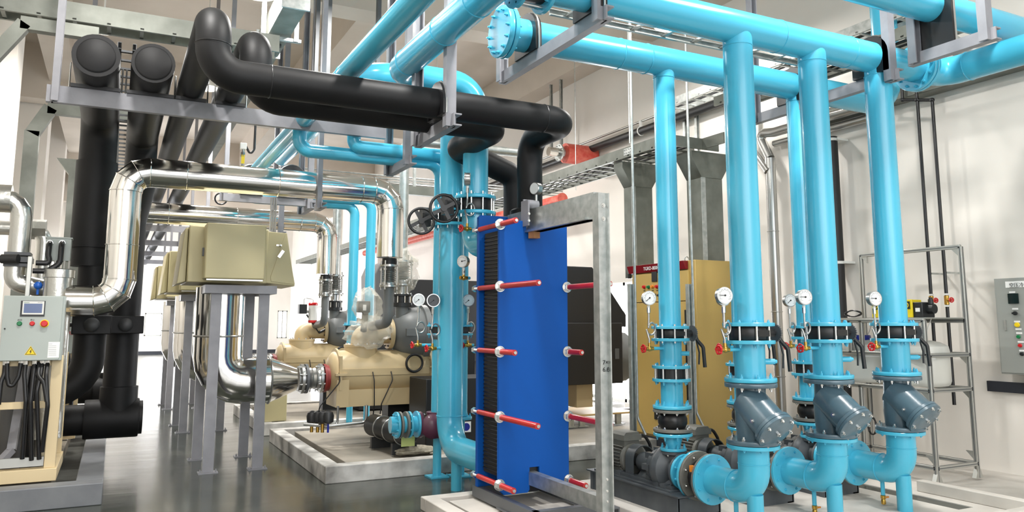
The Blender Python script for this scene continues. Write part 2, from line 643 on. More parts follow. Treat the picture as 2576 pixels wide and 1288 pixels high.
# short flanged valve and stub at the top of the picture
uv = thing('flanged_valve', 'black wafer valve between blue flanges on the topmost header at the picture edge', 'valve')
m = M(); m.cyl((2.40, YS, ZH), (2.585, YS, ZH), .15); obj('valve_body', m, IRON, uv)
flange(uv, (2.385, YS, ZH), (1, 0, 0), .215, .03, 10, BLUE, side=1)
for i in range(10):
    an = 2*PI*(i+.5)/10
    m = M(); m.cyl((2.37, YS+.178*math.cos(an), ZH+.178*math.sin(an)), (2.62, YS+.178*math.cos(an), ZH+.178*math.sin(an)), .009, n=8)
    obj('tie_rod', m, CHR, uv)
pipe(uv, [(1.9, YS, ZH), (2.38, YS, ZH)], RH, .2, name='pipe_stub')


def saddle(c, axis, r, zb, w=.055):
    """black insulating pipe shoe: half round over the pipe, straight sides down to the bracket"""
    c = V(c)
    ax = V(axis)
    u = Vector((0, 0, 1)).cross(ax)
    R = r+.055
    P = [c+u*R*1.0+Vector((0, 0, zb-c.z)), c+u*R]
    P += [c+u*R*math.cos(PI*i/12)+Vector((0, 0, R*math.sin(PI*i/12))) for i in range(1, 12)]
    P += [c-u*R, c-u*R+Vector((0, 0, zb-c.z))]
    m = M(); m.prism([p-ax*w/2 for p in P], ax*w)
    return m


def add_saddle(label, c, axis, r, zb, group=None, rod=True, w=.055):
    o = thing('pipe_shoe', label, 'pipe clamp', group)
    obj('shoe_block', saddle(c, axis, r, zb, w), RUB, o)
    c = V(c); ax = V(axis); u = Vector((0, 0, 1)).cross(ax)
    R = r+.062
    m = M()
    pts = [c+u*R+Vector((0, 0, zb-c.z-.0)), c+u*R] + [c+u*R*math.cos(PI*i/10)+Vector((0, 0, R*math.sin(PI*i/10))) for i in range(1, 10)]+[c-u*R, c-u*R+Vector((0, 0, zb-c.z))]
    m.tube(pts, .009, 8)
    obj('u_bolt', m, STEEL, o)
    return o


def chan(m, p, q, w, d, open_dir, t=.012):
    """C channel from p to q: web width w, flange depth d opening along open_dir"""
    p, q, o = V(p), V(q), V(open_dir).normalized()
    ax = (q-p).normalized()
    s_ = ax.cross(o).normalized()
    prof = [(-w/2, 0), (w/2, 0), (w/2, d), (w/2-t, d), (w/2-t, t), (-w/2+t, t), (-w/2+t, d), (-w/2, d)]
    P = [p+s_*a+o*b for a, b in prof]
    Q = [x+(q-p) for x in P]
    n = 8
    vs = P+Q
    fs = [(i, (i+1) % n, (i+1) % n+n, i+n) for i in range(n)]
    caps = [(0, 1, 4, 5), (1, 2, 3, 4), (0, 5, 6, 7)]
    fs += caps+[tuple(i+n for i in reversed(c)) for c in caps]
    return m.add(vs, fs)


def hanger(label, x, ys, z, top=ZC, w=.10, posts=(0, 1), group='hanging pipe brackets', px=None, mt=GREY, axis='Y'):
    """U frame hung from the roof: beam at height z along Y (or X) with a post at either end"""
    t = thing('hanging_bracket', label, 'bracket', None)
    m = M()
    if axis == 'Y':
        chan(m, (x, ys[0]-.04, z-w/2), (x, ys[1]+.04, z-w/2), w, .07, (1, 0, 0))
    else:
        chan(m, (ys[0]-.04, x, z-w/2), (ys[1]+.04, x, z-w/2), w, .06, (0, 1, 0))
    obj('beam', m, mt, t)
    for i in posts:
        m = M()
        if axis == 'Y':
            yy = ys[i]
            chan(m, (x-.005, yy, z-w), (x-.005, yy, top), w*.85, .075, (0, 1 if i == 0 else -1, 0))
        else:
            chan(m, (ys[i], x-.005, z-w), (ys[i], x-.005, top), w*.8, .055, (1 if i == 0 else -1, 0, 0))
        obj('post', m, mt, t)
    return t


zb = 3.84
hanger('grey channel bracket hanging below the left ends of both blue headers', 2.97, (4.44, 6.1), zb)
hanger('grey channel bracket hanging below the right part of both blue headers', 6.05, (4.42, 6.15), zb, posts=(0, 1))
hanger('short grey hanging bracket under the pipe in the top right corner', 6.10, (3.58, 4.28), 3.94)
add_saddle('black pipe shoe on the blind flanged end of the farther header', (2.98, YD, ZH), (1, 0, 0), RH, zb)
add_saddle('black pipe shoe on the nearer header at the top left bracket', (2.98, YS, ZH), (1, 0, 0), RH, zb)
add_saddle('black pipe shoe between the second and third risers on the farther header', (6.06, YD, ZH), (1, 0, 0), RH, zb)
add_saddle('black pipe shoe beside the third riser on the nearer header', (6.03, YS, ZH), (1, 0, 0), RH, zb)
add_saddle('black pipe shoe on the pipe in the top right corner', (6.16, 4.1, zt), (1, 0, 0), .135, 3.94)

# ================================================================ pump sets
YEL2 = BRASS


def gauge(label, base, d, h, group=None, parent_valve=True, loop_dir=(1, 0, 0), red=True, dial_dir=(-.35, -1, .05), R=.062, needle=.8, stub=.12, dark=False):
    """siphon pressure gauge: blue stub from the pipe wall, brass cock with red handwheel, coiled siphon, dial"""
    t = thing('pressure_gauge', label, 'gauge', group)
    b = V(base); d = V(d).normalized()
    c = b+d*stub
    m = M(); m.cyl(b-d*.015, c, .014, n=12); obj('stub_pipe', m, BLUE, t)
    m = M(); m.cyl(c-d*.005, c+d*.075, .017, n=10); m.cyl(c+d*.035-Vector((0, 0, .015)), c+d*.035+Vector((0, 0, .05)), .013, n=10)
    m.sph(c+d*.035, .024, n=12, m=8)
    obj('brass_cock', m, BRASS, t)
    if red:
        hw = M()
        hc = c+d*.10
        hw.torus(hc, d, .030, .0065, 24, 8); hw.cyl(c+d*.06, hc+d*.008, .006, n=8)
        u = d.orthogonal().normalized(); v = d.cross(u)
        for i in range(5):
            a_ = 2*PI*i/5
            e = hc+(u*math.cos(a_)+v*math.sin(a_))*.030
            hw.bar(hc, e, .007, .006)
            hw.sph(e, .010, n=8, m=6)
        obj('handwheel', hw, REDV, t)
    s0 = c+d*.035+Vector((0, 0, .045))
    ld = V(loop_dir).normalized()
    side = ld.cross(Vector((0, 0, 1)))
    pts = [s0, s0+Vector((0, 0, h*.12))]
    rl = h*.14
    cc = s0+Vector((0, 0, h*.42))+ld*rl*.6
    for i in range(17):
        a_ = PI*1.0+2*PI*i/16*1.0
        pts.append(cc+ld*rl*math.cos(a_)+Vector((0, 0, rl*1.25*math.sin(a_)))+side*(i/16-.5)*.03)
    top = s0+Vector((0, 0, h))
    pts += [s0+Vector((0, 0, h*.72)), top]
    m = M(); m.tube(bend(pts, .02, 3), .0085, 10); obj('siphon_tube', m, STEEL, t)
    m = M(); m.cyl(top-Vector((0, 0, .035)), top+Vector((0, 0, .01)), .015, n=6); obj('union_nut', m, STEEL, t)
    m = M(); m.cyl(top+Vector((0, 0, .01)), top+Vector((0, 0, .03)), .013, n=12); obj('white_washer', m, WHITE, t)
    dd = V(dial_dir).normalized()
    gc = top+Vector((0, 0, .03+R*1.05))
    m = M(); m.lathe(gc-dd*.028, dd, [(R*.9, 0), (R*.98, .006), (R*.98, .044), (R*1.04, .048), (R*1.04, .056), (R*.93, .056)], 32)
    obj('case', m, STEEL, t)
    m = M(); m.lathe(gc+dd*.027, dd, [(R*.92, 0), (R*.92, .003)], 32); di = obj('dial', m, DGREY if dark else DIAL, t)
    k = M()
    u = (Vector((0, 0, 1))-dd*dd.z).normalized(); v = dd.cross(u)
    f0 = gc+dd*.0315
    for i in range(28):
        a_ = math.radians(-135+270*i/27)
        q = u*math.cos(a_)-v*math.sin(a_)
        k.bar(f0+q*R*.70, f0+q*R*(.84 if i % 3 else .60), .0016, .0012, up=dd)
    a_ = math.radians(-135+270*needle)
    q = u*math.cos(a_)-v*math.sin(a_)
    k.bar(f0-q*R*.15, f0+q*R*.70, .0045, .002, up=dd)
    k.lathe(f0-dd*.001, dd, [(.007, 0), (.007, .004)], 12)
    obj('needle', k, INK, di)
    return t


def tie_rods(t, c, R, n, hh, r=.0095):
    for i in range(n):
        a_ = 2*PI*(i+.5)/n
        p = c+Vector((math.cos(a_)*R, math.sin(a_)*R, 0))
        m = M(); m.cyl(p-Vector((0, 0, hh)), p+Vector((0, 0, hh)), r, n=10); obj('tie_rod', m, CHR, t)


def lever_valve(label, c, rp, h, group=None, R=.195):
    """wafer butterfly valve standing between two flanges, locking lever on the right"""
    t = thing('butterfly_valve', label, 'valve', group)
    c = V(c)
    m = M(); m.lathe(c-Vector((0, 0, h/2)), (0, 0, 1), [(rp*1.22, 0), (rp*1.28, .01), (rp*1.28, h-.01), (rp*1.22, h)], 32)
    m.cbox(c+Vector((0, -rp*1.28, 0)), (.11, .03, h*.45))
    obj('valve_body', m, IRON, t)
    m = M(); m.cyl(c+Vector((rp*1.1, -.02, 0)), c+Vector((rp*1.28+.09, -.02, 0)), .028, n=14)
    m.cbox(c+Vector((rp*1.28+.055, -.02, 0)), (.05, .05, .06))
    obj('neck', m, IRON, t)
    e = c+Vector((rp*1.28+.10, -.02, 0))
    m = M(); m.lathe(e, (1, 0, 0), [(.066, 0), (.066, .012), (.03, .016), (.03, .03)], 28)
    for i in range(24):
        a_ = 2*PI*i/24
        m.cbox(e+Vector((.006, math.cos(a_)*.068, math.sin(a_)*.068)), (.012, .008, .008))
    obj('locking_plate', m, DGREY, t)
    m = M()
    e2 = e+Vector((.03, 0, 0))
    m.tube(bend([e2+Vector((0, 0, .02)), e2+Vector((.02, -.01, -.06)), e2+Vector((.055, -.05, -.12)), e2+Vector((.06, -.06, -.30))], .05, 4), [.022]*14 if False else .017, 10)
    obj('lever', m, IRON, t)
    m = M()
    m.tube([e2+Vector((.015, -.01, -.07)), e2+Vector((.03, -.025, -.17)), e2+Vector((.018, -.03, -.275))], .008, 8)
    obj('trigger', m, IRON, t)
    tie_rods(t, c, R*.84, 8, h/2+.042)
    return t


def pump_set(n, xp, where):
    lab = lambda s: s % where
    g = None
    # --- pump and motor on base
    t = thing('centrifugal_pump', lab('charcoal centrifugal pump with grey finned motor, %s'), 'pump')
    zc = .335
    m = M()
    chan(m, (xp-.20, 5.30, .09), (xp-.20, 6.62, .09), .165, .07, (1, 0, 0)); chan(m, (xp+.24, 5.30, .09), (xp+.24, 6.62, .09), .165, .07, (-1, 0, 0))
    m.box((xp-.21, 5.30, .008), (xp+.25, 5.36, .175)); m.box((xp-.21, 6.58, .008), (xp+.25, 6.62, .175)); m.box((xp-.23, 5.26, .175), (xp+.27, 6.66, .187))
    obj('base_frame', m, PUMP, t)
    m = M()
    m.box((xp-.19, 5.42, .187), (xp+.19, 6.58, .20)); m.box((xp-.15, 5.45, .20), (xp-.07, 6.55, .225)); m.box((xp+.07, 5.45, .20), (xp+.15, 6.55, .225))
    for yy in (5.52, 5.62, 6.20, 6.46):
        m.box((xp-.17, yy, .20), (xp+.17, yy+.06, .235))
    obj('mounting_rails', m, PUMP, t)
    # volute and suction nozzle towards the camera (-Y)
    m = M()
    m.lathe((xp, 5.66, zc), (0, -1, 0), [(.06, -.10), (.13, -.09), (.185, -.05), (.20, 0), (.185, .045), (.13, .075), (.10, .09), (.10, .17)], 36)
    m.tube([(xp+.03, 5.61, zc+.05), (xp+.01, 5.60, zc+.09), (xp, 5.60, .47)], [.10, .085, .07], 20)
    vol = obj('volute', m, PUMP, t)
    m = M(); m.prism([(xp-.13, 5.50, .21), (xp+.13, 5.50, .21), (xp+.08, 5.50, zc-.08), (xp-.08, 5.50, zc-.08)], (0, .14, 0)); obj('foot', m, PUMP, t)
    m = M()
    m.lathe((xp, 5.74, zc), (0, 1, 0), [(.155, 0), (.155, .05), (.12, .08), (.115, .12), (.085, .14), (.075, .20), (.085, .24), (.085, .30), (.06, .31)], 28)
    for i in range(8):
        a_ = 2*PI*i/8
        m.cbox((xp+.135*math.cos(a_), 5.80, zc+.135*math.sin(a_)), (.05, .10, .05))
    m.prism([(xp-.09, 5.86, .21), (xp+.09, 5.86, .21), (xp+.03, 5.86, zc-.05), (xp-.03, 5.86, zc-.05)], (0, .16, 0))
    obj('bearing_housing', m, PUMP, t)
    m = M()
    pr = [(xp+math.cos(PI*i/12)*.125, 6.03, zc+.02+math.sin(PI*i/12)*.125) for i in range(13)]
    inn = [(xp+math.cos(PI*i/12)*.117, 6.03, zc+.02+math.sin(PI*i/12)*.117) for i in range(12, -1, -1)]
    loop = [(xp+.125, 6.03, .20)]+pr+[(xp-.125, 6.03, .20), (xp-.117, 6.03, .20)]+inn+[(xp+.117, 6.03, .20)]
    m.prism(loop, (0, .12, 0))
    obj('coupling_guard', m, PUMP, t)
    m = M(); m.cyl((xp, 6.0, zc), (xp, 6.2, zc), .055); obj('coupling', m, IRON, t)
    m = M()
    m.lathe((xp, 6.17, zc), (0, 1, 0), [(.06, 0), (.135, .02), (.14, .05), (.125, .055), (.125, .27), (.14, .275), (.145, .30), (.14, .38), (.09, .405)], 32)
    for i in range(30):
        a_ = 2*PI*i/30
        if abs(math.cos(a_)) > .25 or math.sin(a_) < 0:
            d_ = Vector((math.cos(a_), 0, math.sin(a_)))
            p = Vector((xp, 6.335, zc))+d_*.137
            m.bar(p-Vector((0, .105, 0)), p+Vector((0, .105, 0)), .006, .028, up=d_)
    m.box((xp-.11, 6.22, .21), (xp-.06, 6.44, zc-.09)); m.box((xp+.06, 6.22, .21), (xp+.11, 6.44, zc-.09))
    obj('motor', m, PUMPG, t)
    m = M(); m.box((xp-.085, 6.22, zc+.11), (xp+.085, 6.40, zc+.165)); m.box((xp-.10, 6.20, zc+.165), (xp+.10, 6.42, zc+.215))
    m.prism([(xp-.09, 6.21, zc+.215), (xp+.09, 6.21, zc+.215), (xp+.07, 6.21, zc+.24), (xp-.07, 6.21, zc+.24)], (0, .2, 0))
    obj('terminal_box', m, PUMPG, t)
    m = M(); m.tube(bend([(xp+.10, 6.3, zc+.18), (xp+.2, 6.3, zc+.20), (xp+.27, 6.3, zc+.10), (xp+.30, 6.3, .09)], .08, 4), .016, 12); obj('motor_cable', m, RUB, t)
    m = M(); m.lathe((xp, 5.6, .47), (0, 0, 1), [(.115, 0), (.115, .022)], 28); f = obj('discharge_flange', m, PUMP, t)
    bolts(f, (xp, 5.6, .47), (0, 0, -1), .095, 8, .011, .02, CHR)
    m = M(); m.lathe((xp, 5.49, zc), (0, -1, 0), [(.145, 0), (.15, .003), (.15, .024)], 32); obj('suction_flange', m, PUMP, t)
    # --- suction side: blue stub reducer, rubber joint, blue elbow
    r = thing('reducer_spool', lab('short light blue flanged spool on the suction nozzle, %s'), 'pipe fitting')
    m = M(); m.cyl((xp, 5.465, zc), (xp, 5.31, zc), .085, .118, 32); obj('cone', m, BLUE, r)
    flange(r, (xp, 5.45, zc), (0, 1, 0), .15, .028, 8, BLUE, br=.012, side=-1)
    flange(r, (xp, 5.305, zc), (0, 1, 0), .20, .026, 0, BLUE)
    e = thing('rubber_joint', lab('black rubber joint between grey flanges at the suction elbow, %s'), 'expansion joint')
    m = M(); m.lathe((xp, 5.285, zc), (0, -1, 0), [(.118, 0), (.125, .02), (.15, .06), (.15, .11), (.125, .15), (.118, .17)], 32); obj('bellows', m, RUB, e)
    f = flange(e, (xp, 5.275, zc), (0, 1, 0), .20, .026, 8, PUMPG, br=.013, side=-1, bm=CHR)
    f = flange(e, (xp, 5.125, zc), (0, 1, 0), .20, .024, 8, PUMPG, br=.013, side=1, bm=CHR)
    if n == 0:
        m = M(); m.cbox((xp-.13, 5.19, zc+.08), (.03, .05, .05)); obj('label_plate', m, ORL, e)
    s = thing('suction_elbow', lab('light blue flanged elbow rising to the strainer, %s'), 'pipe')
    pipe(s, [(xp, 5.11, zc), (xp, YS, zc), (xp, YS, .655)], RS, .20, name='elbow_pipe', k=9)
    flange(s, (xp, 5.10, zc), (0, 1, 0), .20, .030, 8, BLUE, br=.014, side=-1, bh=.015)
    flange(s, (xp, YS, .665), (0, 0, 1), .198, .028, 8, BLUE, br=.013, side=-1, bh=.02)
    weld(s, (xp, YS+.2, zc), (0, 1, 0), RS+.002); weld(s, (xp, YS, zc+.2), (0, 0, 1), RS)
    m = M(); m.cyl((xp, YS, zc-.03), (xp, YS, .008), .062, n=24); obj('stand_pipe', m, BLUE, s)
    m = M(); m.cyl((xp, YS+.21, zc-.10), (xp, YS+.21, zc-.235), .018, n=14); obj('drain_stub', m, BLUE, s)
    dv = thing('drain_cock', lab('small brass drain cock under the suction elbow, %s'), 'valve')
    m = M(); m.lathe((xp, YS+.21, zc-.235), (0, 0, -1), [(.014, 0), (.022, .005), (.022, .03), (.016, .035), (.020, .045), (.020, .075), (.014, .08)], 14); obj('cock_body', m, BRASS, dv)
    m = M(); m.cbox((xp+.035, YS+.20, zc-.255), (.04, .012, .012)); obj('cock_lever', m, ORL, dv)
    # --- Y strainer
    y_ = thing('y_strainer', lab('slate grey Y strainer with slanting bolted basket cap, %s'), 'strainer')
    zt_, zb_ = 1.125, .70
    flange(y_, (xp, YS, zt_), (0, 0, 1), .198, .034, 8, STRN, br=.014, side=-1, bm=CHR)
    flange(y_, (xp, YS, zb_), (0, 0, 1), .198, .034, 8, STRN, br=.014, side=1, bm=CHR)
    m = M(); m.tube(bend([(xp, YS, zt_), (xp-.005, YS, 1.0), (xp-.02, YS, .93), (xp-.02, YS, .84), (xp, YS, zb_)], .09, 4), .112, 28)
    d_ = Vector((.04, -.78, -.62)).normalized()
    c0 = Vector((xp-.02, YS, 1.0))
    m.tube([c0-d_*.02, c0+d_*.27], .132, 32)
    obj('strainer_body', m, STRN, y_)
    m = M(); m.lathe(c0+d_*.27, d_, [(.150, 0), (.155, .004), (.155, .028), (.150, .031), (.155, .034), (.155, .056), (.140, .062), (.12, .062), (.10, .07), (.03, .07)], 32)
    cap = obj('basket_cap', m, STRN, y_)
    bolts(cap, c0+d_*.325, d_, .134, 7, .014, .028, CHR)
    bolt1(cap, c0+d_*.338, d_, .016, .03, CHR)
    bolt1(y_, c0+d_*.20+Vector((-.132, 0, 0)), (-1, 0, 0), .016, .022, CHR)
    # --- spool above strainer
    s2 = thing('riser_spool', lab('light blue flanged spool between strainer and butterfly valve, %s'), 'pipe fitting')
    m = M(); m.cyl((xp, YS, 1.165), (xp, YS, 1.455), RS, n=32); obj('spool_pipe', m, BLUE, s2)
    flange(s2, (xp, YS, 1.163), (0, 0, 1), .198, .032, 8, BLUE, side=1, br=.013)
    flange(s2, (xp, YS, 1.45), (0, 0, 1), .198, .028, 8, BLUE, side=-1, br=.013)
    m = M(); m.cyl((xp+.09, YS-.05, 1.30), (xp+.17, YS-.09, 1.30), .022, n=14); m.cyl((xp+.165, YS-.088, 1.30), (xp+.185, YS-.098, 1.30), .014, n=8); obj('instrument_boss', m, BLUE, s2)
    flange(suc, (xp, YS, 1.585), (0, 0, 1), .198, .028, 8, BLUE, side=1, br=.013, bh=.022)
    lever_valve(lab('black butterfly valve with a locking lever on the suction riser, %s'), (xp, YS, 1.518), RS, .105)
    gauge(lab('pressure gauge with coiled siphon on the suction riser, %s'), (xp-RS+.01, YS-.01, 1.395), (-1, -.06, 0), .27, dial_dir=(-.25, -1, .03), needle=.17)
    # --- discharge side, from pump nozzle upward
    c = thing('discharge_reducer', lab('light blue flanged cone reducer on top of the pump, %s'), 'pipe fitting')
    m = M(); m.lathe((xp, YD, .50), (0, 0, 1), [(.062, 0), (.062, .03), (.09, .13)], 28); obj('cone', m, BLUE, c)
    flange(c, (xp, YD, .508), (0, 0, 1), .115, .024, 6, BLUE, side=1, br=.012, bh=.035)
    flange(c, (xp, YD, .635), (0, 0, 1), .17, .026, 8, BLUE, side=-1, br=.012, bh=.035)
    e = thing('rubber_joint', lab('black rubber ball joint between grey flanges above the pump, %s'), 'expansion joint')
    m = M(); m.lathe((xp, YD, .68), (0, 0, 1), [(.10, 0), (.112, .015), (.128, .05), (.128, .09), (.112, .125), (.10, .14)], 32); obj('bellows', m, RUB, e)
    flange(e, (xp, YD, .672), (0, 0, 1), .17, .024, 8, PUMPG, side=1, br=.012, bm=CHR, bh=.02)
    flange(e, (xp, YD, .835), (0, 0, 1), .17, .024, 8, PUMPG, side=-1, br=.012, bm=CHR, bh=.02)
    if n == 2:
        m = M(); m.cbox((xp+.03, YD-.128, .76), (.06, .012, .035)); obj('label_plate', m, ORL, e)
    s3 = thing('discharge_spool', lab('light blue flanged spool below the check valve, %s'), 'pipe fitting')
    m = M(); m.cyl((xp, YD, .86), (xp, YD, 1.105), RD, n=32); obj('spool_pipe', m, BLUE, s3)
    flange(s3, (xp, YD, .868), (0, 0, 1), .17, .028, 8, BLUE, side=1, br=.012, bh=.04)
    flange(s3, (xp, YD, 1.10), (0, 0, 1), .168, .026, 8, BLUE, side=-1, br=.012, bh=.03)
    k = thing('check_valve', lab('black wafer check valve held by steel tie rods, %s'), 'valve')
    m = M(); m.lathe((xp, YD, 1.114), (0, 0, 1), [(.125, 0), (.125, .085)], 32); obj('valve_body', m, IRON, k)
    tie_rods(k, Vector((xp, YD, 1.16)), .143, 8, .075)
    s4 = thing('discharge_spool', lab('light blue flanged spool above the check valve, %s'), 'pipe fitting')
    m = M(); m.cyl((xp, YD, 1.20), (xp, YD, 1.455), RD, n=32); obj('spool_pipe', m, BLUE, s4)
    flange(s4, (xp, YD, 1.213), (0, 0, 1), .168, .026, 8, BLUE, side=1, br=.011, bh=.02)
    flange(s4, (xp, YD, 1.45), (0, 0, 1), .168, .026, 8, BLUE, side=-1, br=.012, bh=.03)
    m = M(); m.cyl((xp+.06, YD-.07, 1.33), (xp+.11, YD-.12, 1.33), .02, n=14); obj('instrument_boss', m, BLUE, s4)
    flange(dis, (xp, YD, 1.557), (0, 0, 1), .168, .026, 8, BLUE, side=1, br=.011, bh=.02)
    lever_valve(lab('black butterfly valve with a locking lever on the discharge riser, %s'), (xp, YD, 1.503), RD, .08, R=.168)
    gauge(lab('pressure gauge with coiled siphon on the discharge riser, %s'), (xp-RD+.01, YD-.01, 1.375), (-1, -.02, 0), .30, dial_dir=(-.25, -1, .03), needle=.02, R=.06)


for i_, (x_, w_) in enumerate(zip(PX, ('left pump set', 'middle pump set', 'right pump set'))):
    pump_set(i_, x_, w_)
# ================================================================ black insulated pipes
def seam(parent, c, axis, r):
    m = M(); m.torus(c, axis, r, .004, 28, 6); return obj('seam', m, RUB, parent)


zbk = 3.645                                    # top of the long bracket
YB = 7.65
R1, R3 = .185, .125
z1, z3 = zbk+R1+.015, zbk+R3+.015
x1 = at(235, 213, Y=YB).x+.02; x2 = at(373, 233, Y=YB).x+.02
x3 = at(475, 245, Y=YB).x; x4 = at(574, 260, Y=YB).x
b1 = thing('insulated_pipe', 'leftmost thick black insulated overhead pipe with a capped end, dropping to the floor', 'pipe')
v1 = at(226, 850, Y=9.6)
zlow = at(226, 985, Y=9.6).z
pipe(b1, [(x1, 7.28, z1), (x1, 9.6, z1), (x1, 9.6, 2.2)], R1, .30, BLACK, 'upper_pipe')
pipe(b1, [(v1.x, 9.6, 2.25), (v1.x, 9.6, zlow), (v1.x-1.4, 9.6, zlow)], R1*.86, .36, BLACK, 'lower_pipe')
m = M(); m.lathe((x1, 7.285, z1), (0, -1, 0), [(R1*.80, 0), (R1*.80, .012), (R1*.74, .02)], 32); obj('end_cap', m, BLACK, b1)
m = M(); m.lathe((x1, 9.6, 3.0), (0, 0, 1), [(R1+.02, -.6), (R1+.02, .35)], 32); obj('outer_wrap', m, BLACK, b1)
b2 = thing('insulated_pipe', 'second thick black insulated overhead pipe from the left, also capped at its end', 'pipe')
v2 = at(305, 900, Y=10.3)
pipe(b2, [(x2, 7.28, z1), (x2, 10.3, z1), (v2.x, 10.3, z1-.02), (v2.x, 10.3, .55)] if False else [(x2, 7.28, z1), (x2, 10.3, z1), (x2-.0, 10.3, 3.2), (v2.x, 10.3, 2.8), (v2.x, 10.3, .75)], R1*.95, .2, BLACK, 'upper_pipe')
m = M(); m.lathe((x2, 7.285, z1), (0, -1, 0), [(R1*.80, 0), (R1*.80, .012), (R1*.74, .02)], 32); obj('end_cap', m, BLACK, b2)
zt2 = at(290, 1052, Y=10.3).z
m = M(); m.cyl((v2.x-2.0, 10.3, zt2), (v2.x-.2, 10.3, zt2), .17, n=32); obj('horizontal_pipe', m, BLACK, b2)
m = M(); m.lathe((v2.x-.34, 10.3, zt2), (1, 0, 0), [(.215, 0), (.22, .02), (.22, .54), (.215, .56), (.19, .565), (.19, .60)], 32)
m.lathe((v2.x, 10.3, zt2), (0, 0, 1), [(.20, 0), (.20, .36), (.165, .37)], 32)
obj('tee', m, BLACK, b2)
for px_, yy, par in ((228, 9.55, b1), (312, 10.1, b2)):
    c = at(px_+4, 817, Y=yy)
    m = M(); m.cbox((c.x, yy, c.z), (.37, .34, .20))
    bx = thing('boxed_valve', 'black insulated valve box with a round hand knob on the %s black downpipe' % ('left' if par is b1 else 'right'), 'valve')
    obj('insulation_box', m, BLACK, bx, bevel=.01)
    m = M(); m.lathe((c.x, yy-.17, c.z), (0, -1, 0), [(.075, 0), (.075, .03), (.06, .04)], 28); k_ = obj('knob', m, IRON, bx)
    m = M(); m.cyl((c.x-.34, yy-.1, c.z), (c.x-.18, yy-.1, c.z), .022, n=12); obj('stem', m, RUB, bx)
# two thinner ones that come forward, drop and turn right
zr = at(1100, 262, Y=5.76).z
xe = 3.46
b3 = thing('insulated_pipe', 'nearest black insulated pipe, domed elbow at upper left, running right above the blue exchanger', 'pipe')
RR = .122
xd = 3.50
P3 = [(x3+.02, 31, z3), (x3+.02, 5.76, z3), (x3+.02, 5.76, zr), (xe, 5.76, zr), (xe, 6.47, zr), (xe, 6.47, 2.66)]
m = M(); m.tube(bend(P3, .205, 9), RR, 32); obj('pipe', m, BLACK, b3)
for c, a_ in (((x3+.42, 5.76, zr), (1, 0, 0)), ((xe-.25, 5.76, zr), (1, 0, 0)), ((x3+.02, 5.76, (z3+zr)/2), (0, 0, 1))):
    seam(b3, c, a_, RR)
b4 = thing('insulated_pipe', 'second black insulated pipe, running just behind and below the nearest one', 'pipe')
xe4 = at(1255, 300, Y=6.12).x
x4e = at(1296, 450, Y=7.075).x
P4 = [(x4+.02, 31, z3), (x4+.02, 6.12, z3), (x4+.02, 6.12, zr-.03), (xe4, 6.12, zr-.03), (xe4, 7.075, zr-.03), (xe4, 7.075, zr-.2), (x4e, 7.075, zr-.42), (x4e, 7.075, 2.66)]
m = M(); m.tube(bend(P4[:5], .205, 9)[:-1]+bend([V(P4[4])+Vector((0, -.14, 0)), P4[4], (x4e, 7.075, zr-.26), (x4e, 7.075, 2.66)], .16, 8), RR, 32); obj('pipe', m, BLACK, b4)
for o_, x_, y_ in ((b3, xe, 6.47), (b4, x4e, 7.075)):
    m = M(); m.lathe((x_, y_, 2.60), (0, 0, 1), [(.19, 0), (.19, .05), (.16, .07)], 32); obj('flange', m, BLACK, o_)
    m = M(); m.tube(bend([(x_, y_, 2.62), (x_, y_, 2.2), (3.38, 6.38, 2.2)], .2, 6), .10, 24); obj('port_elbow', m, RUB, o_)
# brackets under them
hanger('long grey channel under the four black pipes with its post at far left', YB, (-.60, 2.36), zbk, w=.15, posts=(0,), axis='X')
hanger('grey channel bracket under the black pipes, second one back', 11.7, (-.52, 1.95), zbk-.0, w=.13, posts=(0,), axis='X')
for i, yy in enumerate((14.6, 18.0, 21.4, 24.8, 28.2)):
    hanger('distant grey bracket under the black pipes, %s in the row' % ('third', 'fourth', 'fifth', 'sixth', 'farthest')[i], yy, (-.5, 1.38), zbk, w=.13, posts=(1,), axis='X')
hanger('grey hanging bracket holding both black runs above the butterfly valve handwheels', 2.28, (5.57, 6.40), 3.24)
add_saddle('black pipe shoe under the nearest black run', (2.24, 5.76, zr), (1, 0, 0), RR, 3.245)
for i, (x_, r_, z_) in enumerate(((x1, R1, z1), (x2, R1, z1), (x3+.02, RR, z3), (x4+.02, RR, z3))):
    o_ = thing('pipe_shoe', 'flat black shoe plate under the %s black pipe on the long bracket' % ('first', 'second', 'third', 'fourth')[i], 'pipe clamp')
    m = M(); m.box((x_-r_-.01, YB-.03, zbk), (x_+r_+.01, YB+.03, zbk+.03)); obj('shoe_plate', m, RUB, o_)
    m = M(); m.cyl((x_-r_-.02, YB, zbk), (x_-r_-.02, YB, zbk+.22), .007, n=8); m2 = M(); m2.cyl((x_+r_+.02, YB, zbk), (x_+r_+.02, YB, zbk+.22), .007, n=8)
    obj('clamp_rod', m, CHR, o_); obj('clamp_rod', m2, CHR, o_)

